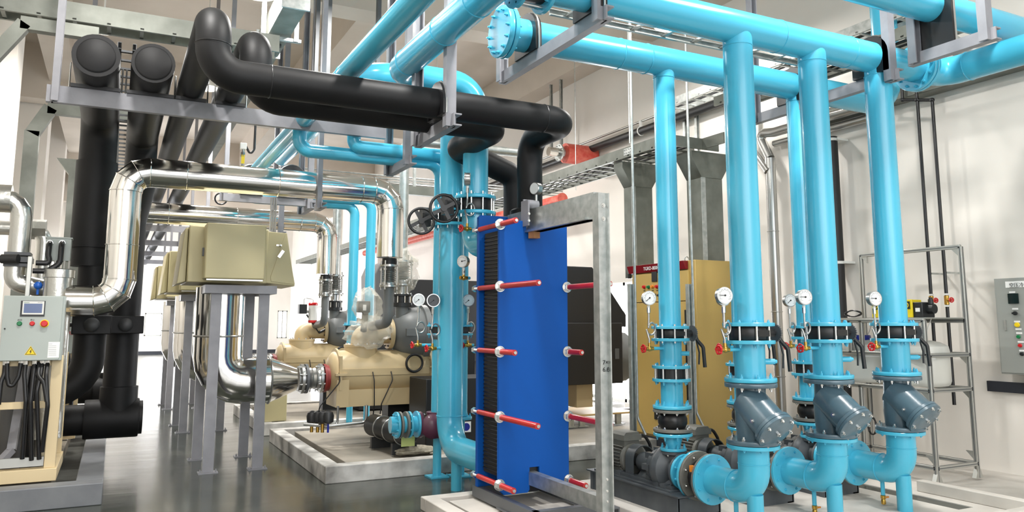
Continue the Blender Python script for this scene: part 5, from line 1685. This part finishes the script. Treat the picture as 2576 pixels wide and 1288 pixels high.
for i, (xx, mm) in enumerate(((2.88, BLUE), (2.80, BLUE), (2.765, PUMPG), (2.70, PUMPG), (2.665, BLUE))):
    f = flange(t, (xx, 7.905+(2.9-xx)*.08, zc+.015), (1, 0, 0), .135, .022, 8 if i in (1, 4) else 0, mm, side=-1, br=.011, bh=.02)
t = thing('oil_cooler', 'black cylindrical oil cooler lying on the plinth under the tan shell', 'cooler')
c = at(955, 1068, Y=9.0)
zo = .40
m = M(); m.lathe((2.80, 9.2, zo), (.12, -1, 0), [(.10, 0), (.125, .03), (.125, .92), (.11, .97), (.05, .98)], 28); obj('shell', m, IRON, t)
for q in (.30, .55, .85):
    m = M(); m.torus((2.80+.12*q, 9.2-q, zo), (.12, -1, 0), .127, .009, 28, 6); obj('strap', m, STEEL, t)
for q in (.25, .8):
    m = M(); m.box((2.68+.12*q, 9.2-q-.03, .17), (2.96+.12*q, 9.2-q+.03, .29)); obj('cradle', m, IRON, t)
t = thing('drain_filter_bank', 'row of black drain filters hanging under the left end of the nearer tan shell', 'filter')
for i, px_ in enumerate((785, 800, 812, 826)):
    yy = 9.55-i*.12
    c = at(px_, 1048, Y=yy)
    m = M(); m.lathe((c.x, yy, c.z-.08), (0, 0, 1), [(.03, 0), (.06, .02), (.065, .09), (.05, .13), (.015, .15)], 18); b_ = obj('filter_bowl', m, IRON, t)
    m = M(); m.cyl((c.x, yy, c.z-.08), (c.x, yy, c.z-.18), .02 if i < 3 else .012, n=10); obj('drain_nipple', m, BRASS if i < 3 else LID, b_)
m = M(); m.tube(bend([(2.05, 9.45, .42), (2.3, 9.3, .40), (2.75, 9.3, .42), (2.75, 9.3, .62)], .05, 4), .02, 10); m.tube(bend([(2.3, 9.35, .40), (2.42, 9.35, .40), (2.42, 9.35, .62)], .05, 4), .014, 8); obj('connecting_pipes', m, STEEL, t)
c = at(1042, 1134, Z=.20)
m = blob((c.x, c.y, .205), (.24, .10, .05), 4, .25); tag(obj('sand_sack', m, SACK, ang=60), 'small crumpled woven sack lying on the compressor plinth', 'sack')
c = at(1030, 1108, Y=8.1)
m = M(); m.box((c.x-.09, 8.10, c.z-.06), (c.x+.06, 8.104, c.z+.04)); tag(obj('paper_tag', m, PAPERY), 'yellow green paper tag hanging in front of the black oil cooler', 'tag')
c = at(1173, 1074, Y=8.6)
m = M(); m.box((c.x-.06, 8.6, c.z-.06), (c.x+.06, 8.604, c.z+.06)); sg = obj('safety_sign', m, PAPER); tag(sg, 'small white safety sign with a blue disc behind the tall blue pipe', 'sign')
m = M(); m.lathe((c.x, 8.599, c.z), (0, -1, 0), [(.045, 0), (.045, .002)], 24); obj('blue_disc', m, LID, sg)
m = M(); m.box((3.25, 8.62, .17), (4.4, 9.2, .95)); tag(obj('control_box', m, MACH, bevel=.01), 'black box unit behind the tall blue pipe carrying a safety sign', 'box')
m = M(); c = at(205, 0, Z=1)
cb = at(700, 1015, Y=11.9)
m = M(); m.box((at(655, 1000, Y=11.95).x, 11.95, .17), (at(705, 1000, Y=11.95).x+.1, 12.5, .55)); tag(obj('metal_box', m, KHAKI, bevel=.008), 'khaki metal box on the farther plinth behind the tapering duct', 'box')

# ================================================================ left skid
t = thing('steel_skid', 'beige steel frame of the package unit at the left edge', 'frame')
Xl, Xr, Yf, Yk = -.905, -.44, 8.42, 9.33
for x_, y_ in ((Xl, Yf), (Xr, Yf), (Xl, Yk), (Xr, Yk)):
    m = M(); m.box((x_-.045, y_-.045, .30), (x_+.045, y_+.045, 1.30)); obj('post', m, BEIGE, t, bevel=.004)
m = M(); m.box((-2.0, Yf-.07, .19), (Xr+.06, Yf+.07, .30)); obj('base_beam', m, BEIGE, t, bevel=.004)
m = M(); m.box((-2.0, Yk-.07, .19), (Xr+.06, Yk+.07, .30)); obj('base_beam', m, BEIGE, t, bevel=.004)
m = M(); m.box((Xr-.05, Yf+.07, .19), (Xr+.06, Yk-.07, .30)); obj('base_beam', m, BEIGE, t, bevel=.004)
for z_ in (.86, 1.24):
    m = M(); m.box((Xl+.045, Yf-.03, z_-.03), (Xr-.045, Yf+.03, z_+.03)); obj('cross_rail', m, BEIGE, t, bevel=.003)
    m = M(); m.box((Xr-.03, Yf+.045, z_-.03), (Xr+.03, Yk-.045, z_+.03)); obj('cross_rail', m, BEIGE, t, bevel=.003)
m = M(); m.box((Xl+.05, Yf-.02, .32), (Xr-.05, Yf+.02, .40)); obj('cable_plate', m, ALU, t)
m = M(); m.bar((-.72, 8.9, 1.25), (-.76, 8.6, .45), .07, .05); m.bar((-.76, 8.6, .45), (-.86, 8.5, .33), .07, .05); obj('grey_brace', m, GREY, t)
t = thing('control_cabinet', 'light grey control cabinet with a touch screen and warning triangle on the beige frame', 'cabinet')
YC = 8.26
K = lambda px_, py_: at(px_, py_, Y=YC)
cx0, cx1 = K(4, 820).x, K(160, 820).x
cz0, cz1 = K(80, 908).z, K(80, 744).z
m = M(); m.box((cx0, YC+.02, cz0), (cx1, YC+.20, cz1)); obj('body', m, CAB, t, bevel=.004)
m = M(); m.box((cx0, YC, cz0+.005), (cx1-.02, YC+.018, cz1-.005)); dr = obj('door', m, CAB, t, bevel=.003)


def fb(pa, pb, mt, nm, par, d=.004, y=YC):
    a, b = at(*pa, Y=y), at(*pb, Y=y)
    m = M(); m.box((a.x, y-d, a.z), (b.x, y-.0003, b.z)); return obj(nm, m, mt, par)


s1 = fb((50, 796), (115, 757), IRON, 'screen_frame', dr, .006)
s2 = fb((55, 791), (112, 758), WHITE, 'screen_bezel', s1, .003, YC-.006)
s3 = fb((59, 787), (107, 764), SCR, 'touch_screen', s1, .002, YC-.009)
a = at(60, 760.6, Y=YC); text('SIEMENS', s1, (a.x, YC-.0098, a.z-.006), .012, PI/2, 0, GRN, .0004)
a = at(98, 760.5, Y=YC); text('SIMATIC HMI', s1, (a.x-.008, YC-.0098, a.z-.004), .006, PI/2, 0, INK, .0004)
for px_, py_, mm, rr in ((49, 814, GRN, .018), (81, 814, REDV, .018)):
    c = K(px_, py_); m = M(); m.lathe((c.x, YC, c.z), (0, -1, 0), [(.021, 0), (.021, .006), (rr, .008), (rr, .018), (rr*.8, .022)], 24); obj('push_button', m, mm, dr)
    text('启动' if mm is GRN else '停止', dr, (c.x-.018, YC-.001, c.z+.026), .018, PI/2, 0, INK, .0004)
c = K(112, 814); m = M(); m.lathe((c.x, YC, c.z), (0, -1, 0), [(.036, 0), (.036, .004)], 28); eb = obj('yellow_collar', m, SIGNY, dr)
m = M(); m.lathe((c.x, YC-.004, c.z), (0, -1, 0), [(.018, 0), (.018, .02), (.028, .022), (.028, .034), (.022, .040)], 28); obj('emergency_stop', m, REDV, eb)
c0_, c1_, c2_ = K(61, 893), K(92, 893), K(77.5, 870)
m = M(); m.prism([(c0_.x, YC-.0004, c0_.z), (c1_.x, YC-.0004, c1_.z), (c2_.x, YC-.0004, c2_.z)], (0, -.001, 0)); wt = obj('warning_triangle', m, SIGNY, dr)
ctr = (c0_+c1_+c2_)/3
tri = [ctr+(p-ctr)*.86 for p in (c0_, c1_, c2_)]; tr2 = [ctr+(p-ctr)*.72 for p in (c0_, c1_, c2_)]
m = M()
for i in range(3):
    j = (i+1) % 3
    m.prism([(p.x, YC-.0016, p.z) for p in (tri[i], tri[j], tr2[j], tr2[i])], (0, -.0004, 0))
fl = [(.1, .55), (-.35, -.05), (-.02, .0), (-.15, -.5), (.35, .12), (.05, .08), (.3, .55)]
m.prism([(ctr.x+a_*.028, YC-.0016, ctr.z+b_*.038) for a_, b_ in fl], (0, -.0004, 0)); obj('lightning_mark', m, INK, wt)
lb_ = fb((119, 900), (151, 860), PAPER, 'rating_plate', dr, .001)
for i in range(7):
    a = at(122, 866+i*4.6, Y=YC-.0012); m = M(); m.box((a.x, YC-.0018, a.z), (a.x+(.06 if i else .03), YC-.0012, a.z+.002)); obj('print_line', m, DGREY, lb_)
m = M(); a, b = K(7, 838), K(14, 808); m.box((a.x, YC-.003, a.z), (b.x, YC-.0003, b.z)); lk = obj('lock_plate', m, CAB, dr)
m = M(); c = K(12, 827); m.lathe((c.x, YC-.003, c.z), (0, -1, 0), [(.007, 0), (.007, .004)], 16); obj('lock', m, IRON, lk)
hx_ = [(14, -.86), (40, -.80), (62, -.735), (83, -.69), (100, -.655), (107, -.62)]
ends = [(-1.05, .9), (-.80, .62), (-.735, .34), (-.68, .34), (-.62, .34), (-.60, .345)]
for i, px_ in enumerate((10, 15, 50, 62, 85, 104, 118)):
    c = K(px_, 912)
    m = M(); m.cyl((c.x, YC+.09, cz0), (c.x, YC+.09, cz0-.035), .024, n=8); m.cyl((c.x, YC+.09, cz0-.03), (c.x, YC+.09, cz0-.05), .018, n=12); obj('cable_gland', m, CHR, t)
hl = ('leftmost', 'second from left', 'third from left', 'fourth from left', 'fifth from left', 'sixth from left', 'rightmost')
for i, (pa, mid, pe) in enumerate((((10, 915), (0, 960), (-6, 1020)), ((15, 915), (22, 985), (50, 915)), ((62, 915), (64, 1010), (52, 1160)), ((85, 915), (76, 1010), (76, 1163)), ((104, 915), (92, 985), (96, 1160)), ((97, 918), (110, 960), (118, 1010)), ((118, 915), (120, 1020), (104, 1140)))):
    a, b, c = K(*pa), K(*mid), K(*pe)
    yy = YC+.09-.012*i
    m = M()
    pts = [(a.x, YC+.09, cz0-.02), (a.x, yy, a.z-.10), (b.x, yy-.02, b.z), (c.x, yy-.03+(.09 if pe[1] > 1100 else 0), c.z)]
    if i == 1:
        pts = [(a.x, yy, cz0-.02), (a.x+.01, yy, a.z-.12), (b.x, yy, b.z), (c.x-.01, yy, c.z-.12), (c.x, yy, cz0-.02)]
    m.tube(bend(pts, .12, 5), .019, 12)
    tag(obj('cable_hose', m, RUB), 'black ribbed cable hose hanging under the grey control cabinet, %s' % hl[i], 'hose')
# process pipes and pots behind the cabinet
t = thing('clad_pipe', 'foil clad pipe turning down at the left edge above the control cabinet', 'pipe')
F = lambda px_, py_, y=9.1: at(px_, py_, Y=y)
xe_ = F(50, 600).x
m = M(); m.tube(bend([(-2.0, 9.1, F(20, 500).z), (xe_, 9.1, F(20, 500).z), (xe_, 9.1, F(50, 640).z)], .17, 4), .092, 26); obj('upper_cladding', m, FOIL, t, ang=14)
m = M(); m.lathe((-1.6, 9.1, F(20, 500).z), (1, 0, 0), [(.135, 0), (.14, F(30, 500).x+1.6)], 26); obj('thick_cladding', m, FOIL, t)
m = M(); m.tube(bend([(xe_-.02, 9.1, F(50, 672).z), (xe_-.02, 9.1, F(50, 710).z), (xe_+.40, 9.1, F(50, 735).z)], .15, 5), .09, 26); obj('lower_elbow', m, FOIL, t, ang=14)
t = thing('butterfly_valve', 'small dark flanged valve in the foil clad pipe at the left edge', 'valve')
m = M(); m.cbox((xe_, 9.1, F(50, 655).z), (.25, .25, .05)); m.cbox((xe_, 9.1, F(50, 640).z), (.22, .22, .03)); m.cbox((xe_, 9.1, F(50, 668).z), (.22, .22, .03)); obj('flanges', m, DGREY, t)
m = M(); m.cyl((xe_-.12, 8.95, F(50, 655).z), (xe_+.02, 8.9, F(50, 655).z), .045, n=16); obj('actuator', m, IRON, t)
t = thing('clad_pipe', 'smaller foil clad pipe bending down behind the junction box at left', 'pipe')
m = M(); m.tube(bend([(-2.0, 10.8, F(50, 575, 10.8).z), (F(112, 600, 10.8).x, 10.8, F(50, 575, 10.8).z), (F(112, 600, 10.8).x, 10.8, 1.9)], .16, 5), .085, 24); obj('cladding', m, FOIL, t, ang=14)
m = M(); m.lathe((F(72, 575, 10.8).x, 10.8, F(50, 575, 10.8).z), (1, 0, 0), [(.12, 0), (.12, .18)], 8); obj('square_collar', m, FOIL, t)
t = thing('junction_box', 'grey junction box with two black hoses at left above the control cabinet', 'box')
yj = 9.0
a, b = F(113, 655, yj), F(180, 601, yj)
m = M(); m.box((a.x, yj, a.z), (b.x, yj+.14, b.z)); bx = obj('body', m, CAB, t, bevel=.004)
m = M(); m.box((a.x-.01, yj-.01, b.z), (b.x+.01, yj+.15, b.z+.012)); obj('lid', m, CAB, t)
for px_ in (126, 157):
    c = F(px_, 612, yj)
    m = M(); m.cyl((c.x, yj, c.z), (c.x, yj-.035, c.z), .03, n=8); obj('cable_gland', m, STEEL, t)
for i, (px_, pe) in enumerate(((126, (90, 661)), (157, (82, 681)))):
    c, e = F(px_, 612, yj), F(*pe, yj-.15)
    m = M(); m.tube(bend([(c.x, yj-.02, c.z), (c.x, yj-.09, c.z-.02), (c.x+.0, yj-.12, e.z+.08), (e.x+.12, yj-.14, e.z), (e.x, yj-.14, e.z)], .09, 5), .026, 14)
    tag(obj('cable_hose', m, RUB), 'thick black hose curving from the junction box to the grey upright, %s' % ('upper one', 'lower one')[i], 'hose')
m = M(); a, b = F(62, 745, 8.8), F(82, 645, 8.8); m.box((a.x, 8.8, 1.26), (b.x, 8.86, b.z)); tag(obj('upright_post', m, ALU, bevel=.004), 'pale grey upright post rising behind the control cabinet', 'post')
t = thing('filter_vessel', 'cylindrical foil clad vessel with stainless rods above the control cabinet', 'vessel')
c = F(147, 710, 8.9)
m = M(); m.lathe((c.x, 8.9, .5), (0, 0, 1), [(.125, 0), (.125, c.z+.04-.5), (.14, c.z+.045-.5), (.14, c.z+.12-.5), (.12, c.z+.13-.5)], 28); obj('shell', m, FOIL, t)
for i in range(5):
    m = M(); m.cyl((c.x-.08+i*.04, 8.88, c.z+.1), (c.x-.08+i*.04, 8.88, F(147, 656, 8.9).z), .010, n=8); obj('stainless_rod', m, STEEL, t)
m = M(); m.sph((F(96, 718, 8.95).x, 8.95, F(96, 718, 8.95).z), .04, n=14, m=10); m.cyl((F(96, 718, 8.95).x, 8.95, F(96, 700, 8.95).z-.16), (F(96, 718, 8.95).x, 8.95, F(96, 718, 8.95).z), .012, n=8); tag(obj('blue_knob', m, mat('blue_plastic', (.12, .38, .75), .3)), 'blue round valve knob between the foil pipe and the vessel', 'knob')
for i, (px_, y_, r_, z0_, z1_, mm) in enumerate(((110, 9.1, .07, .25, 1.3, FOIL), (32, 8.95, .10, .2, 1.8, MACHG), (60, 9.15, .13, .2, 1.6, MACH), (100, 9.2, .08, .2, 1.7, MACHG))):
    c = F(px_, 1000, y_)
    m = M(); m.lathe((c.x, y_, z0_), (0, 0, 1), [(r_*.9, 0), (r_, .03), (r_, z1_-z0_-.04), (r_*.8, z1_-z0_)], 24)
    tag(obj('vertical_vessel', m, mm), 'vertical %s cylinder inside the beige frame' % ('slim silver', 'grey', 'large black', 'dark grey')[i], 'vessel')
t = thing('control_cabinet', 'second grey control cabinet further back on another beige frame at left', 'cabinet')
G = lambda px_, py_: at(px_, py_, Y=11.2)
m = M(); m.box((G(140, 800).x, 11.2, G(140, 890).z), (G(193, 800).x, 11.4, G(140, 770).z)); bb_ = obj('body', m, CAB, t, bevel=.004)
a = G(166, 842); text('Ingersoll Rand', bb_, (G(194, 842).x, 11.198, a.z), .062, PI/2, 0, REDV, .0006, align='RIGHT', sx=.75)
m = M(); m.box((G(171, 0).x, 11.196, G(171, 877).z), (G(190, 0).x, 11.199, G(171, 847).z)); obj('rating_plate', m, PAPER, bb_)
t = thing('steel_skid', 'second beige steel frame standing behind the nearer one at left', 'frame')
for px_ in (170, 190):
    m = M(); x_ = G(px_, 950).x; m.box((x_-.04, 11.22, .19), (x_+.04, 11.30, G(140, 890).z)); obj('post', m, BEIGE, t)
m = M(); m.box((-1.9, 11.2, .19), (G(194, 950).x, 11.32, .30)); obj('base_beam', m, BEIGE, t)
m = M(); m.box((-1.9, 11.22, .80), (G(194, 950).x, 11.28, .86)); obj('cross_rail', m, BEIGE, t)
m = M(); m.tube([(G(172, 890).x, 11.15, G(140, 890).z), (G(176, 950).x, 11.12, 1.0), (G(180, 1000).x, 11.19, .75), (G(180, 1000).x, 11.19, .29)], .025, 10); tag(obj('cable_hose', m, RUB), 'black hose under the second grey cabinet at left', 'hose')
t = thing('insulated_pipe', 'black insulated pipe with a valve stub lying behind the black tee', 'pipe')
c = at(235, 985, Y=11.9)
m = M(); m.cyl((-1.6, 11.9, c.z), (.05, 11.9, c.z), .15, n=28); m.lathe((.03, 11.9, c.z), (1, 0, 0), [(.19, -.22), (.19, .02), (.15, .03)], 28); m.cyl((-.05, 11.9, c.z), (-.05, 11.9, c.z+.24), .09, n=20); obj('pipe', m, BLACK, t)

# ================================================================ lamps
LAMPW = 200


def lamp(c, label):
    t = thing('high_bay_lamp', label, 'lamp')
    c = V(c)
    m = M(); m.lathe(c, (0, 0, 1), [(.22, 0), (.21, .02), (.13, .16), (.06, .20), (.06, .30), (.01, .32)], 28, caps=False); obj('reflector', m, WHITE, t)
    m = M(); m.lathe(c+Vector((0, 0, .012)), (0, 0, -1), [(.20, 0), (.20, .004)], 28); obj('lamp_glass', m, LAMP, t)
    m = M(); m.cyl(c+Vector((0, 0, .3)), (c.x, c.y, ZC), .012, n=8); obj('drop_rod', m, WHITE, t)
    l = bpy.data.lights.new('lamp_light', 'AREA')
    l.shape, l.size, l.energy, l.color = 'DISK', .40, LAMPW, (1, .975, .94)
    lo = bpy.data.objects.new('lamp_light', l); C.objects.link(lo); lo.parent = t; lo.location = c-Vector((0, 0, .03))


c = at(517, 222, Z=5.6); lamp(c, 'white high bay lamp glimpsed between the black pipes')
c = at(652, -14, Z=5.7); lamp(c, 'white high bay lamp at the top edge left of the ventilation duct')
lamp((5.6, 14.5, 5.8), 'unseen fill lamp added above the blue pipes')  # added for fill light, kept out of view behind the pipe runs
lamp((2.6, 23, 5.8), 'unseen fill lamp added far down the hall')  # added to brighten the deep hall, hidden behind the silver duct
for x_, y_, l_ in ((-.2, 5.2, 'over the skid'), (2.6, 4.6, 'over the exchanger'), (5.4, 3.4, 'over the pump elbows'), (6.9, 8.6, 'over the yellow cabinet'), (2.4, 8.9, 'over the tan compressor'), (2.8, 15.5, 'over the farther intake housing'), (-.4, 12.5, 'over the black downpipes'), (.6, 30, 'near the far windows')):  # extra lamps out of view, added to spread light evenly through the hall
    lamp((x_, y_, 5.85), 'unseen fill lamp added under the roof '+l_)
# gas sensor with cable, left of the blue supply ends
t = thing('pressure_sensor', 'pressure transmitter with a black looped cable and yellow tag above the nearer silver pipe', 'sensor')
c = at(612, 368, Y=9.0)
m = M(); m.cbox((c.x, 9.0, c.z), (.07, .05, .07)); obj('sensor_box', m, WHITE, t, bevel=.004)
m = M(); m.cyl((c.x, 9.0, c.z-.26), (c.x, 9.0, c.z-.03), .014, n=10); m.cyl((c.x, 9.0, c.z-.12), (c.x, 9.0, c.z-.07), .025, n=6); obj('impulse_tube', m, STEEL, t)
m = M(); m.cbox((c.x, 8.98, c.z-.15), (.035, .006, .10)); obj('yellow_tag', m, YELP, t)
m = M(); m.tube(bend([(c.x+.03, 9.0, c.z), (c.x+.08, 9.0, c.z-.09), (c.x+.12, 9.0, c.z-.02), (c.x+.12, 9.0, c.z+.36)], .06, 5), .013, 10); obj('cable', m, RUB, t)
m = M(); c = at(556, 500, Y=12.3); m.torus((c.x, 12.3, c.z+.0), (0, 1, 0), .085, .012, 28, 8); tag(obj('coiled_cable', m, RUB), 'ring of black cable above the farther silver pipe', 'cable')
for i, px_ in enumerate((682, 688, 694)):
    c = at(px_, 520, Y=10.6)
    m = M(); m.cyl((c.x, 10.6, at(px_, 582, Y=10.6).z), (c.x, 10.6, at(px_, 498, Y=10.6).z), .012, n=8); tag(obj('instrument_tube', m, STEEL), 'thin vertical steel tube behind the silver pipes, %s of three' % ('left', 'middle', 'right')[i], 'tube')
for i in range(3):
    c = at(900, 436+i*7, Y=14.5)
    m = M(); m.cyl((c.x-1.9, 14.5, c.z), (8.56, 14.5, c.z), .016, n=8); tag(obj('conduit', m, GALV), 'thin horizontal conduit far behind the silver pipe, %s one' % ('upper', 'middle', 'lower')[i], 'conduit')
t = thing('galvanised_beam', 'horizontal galvanised channel behind the blue branch columns', 'beam')
c = at(1050, 480, Y=12.2); m = M(); m.box((c.x-.5, 12.2, c.z-.07), (c.x+.5, 12.3, c.z+.07)); obj('channel', m, GALVD, t)
m = M(); m.box((c.x-.06, 12.22, c.z+.07), (c.x-.02, 12.28, 5.4)); obj('post', m, GALV, t)
# ================================================================ put every thing's origin at its own base
bpy.context.view_layer.update()


def bounds(o, off, acc):
    off = off+o.location
    if o.type == 'MESH':
        R = o.rotation_euler.to_matrix()
        if len(o.data.vertices):
            for bb in o.bound_box:
                acc.append(R @ Vector(bb)+off)
    for k_ in CH.get(o.name, ()):
        bounds(k_, off, acc)


CH = {}
for o in C.objects:
    if o.parent:
        CH.setdefault(o.parent.name, []).append(o)
for o in list(C.objects):
    if o.parent or o.type in ('CAMERA', 'LIGHT'):
        continue
    acc = []
    bounds(o, Vector(), acc)
    if not acc:
        continue
    lo = Vector((min(p.x for p in acc), min(p.y for p in acc), min(p.z for p in acc)))
    hi = Vector((max(p.x for p in acc), max(p.y for p in acc), max(p.z for p in acc)))
    b = Vector(((lo.x+hi.x)/2, (lo.y+hi.y)/2, lo.z))-o.location
    if o.get('kind') == 'structure':
        continue
    if o.type == 'MESH':
        if o.data.users > 1 or o.rotation_euler.to_matrix() != Matrix.Identity(3):
            continue
        o.data.transform(Matrix.Translation(-b))
    o.location = o.location+b
    for k_ in CH.get(o.name, ()):
        k_.location = k_.location-b
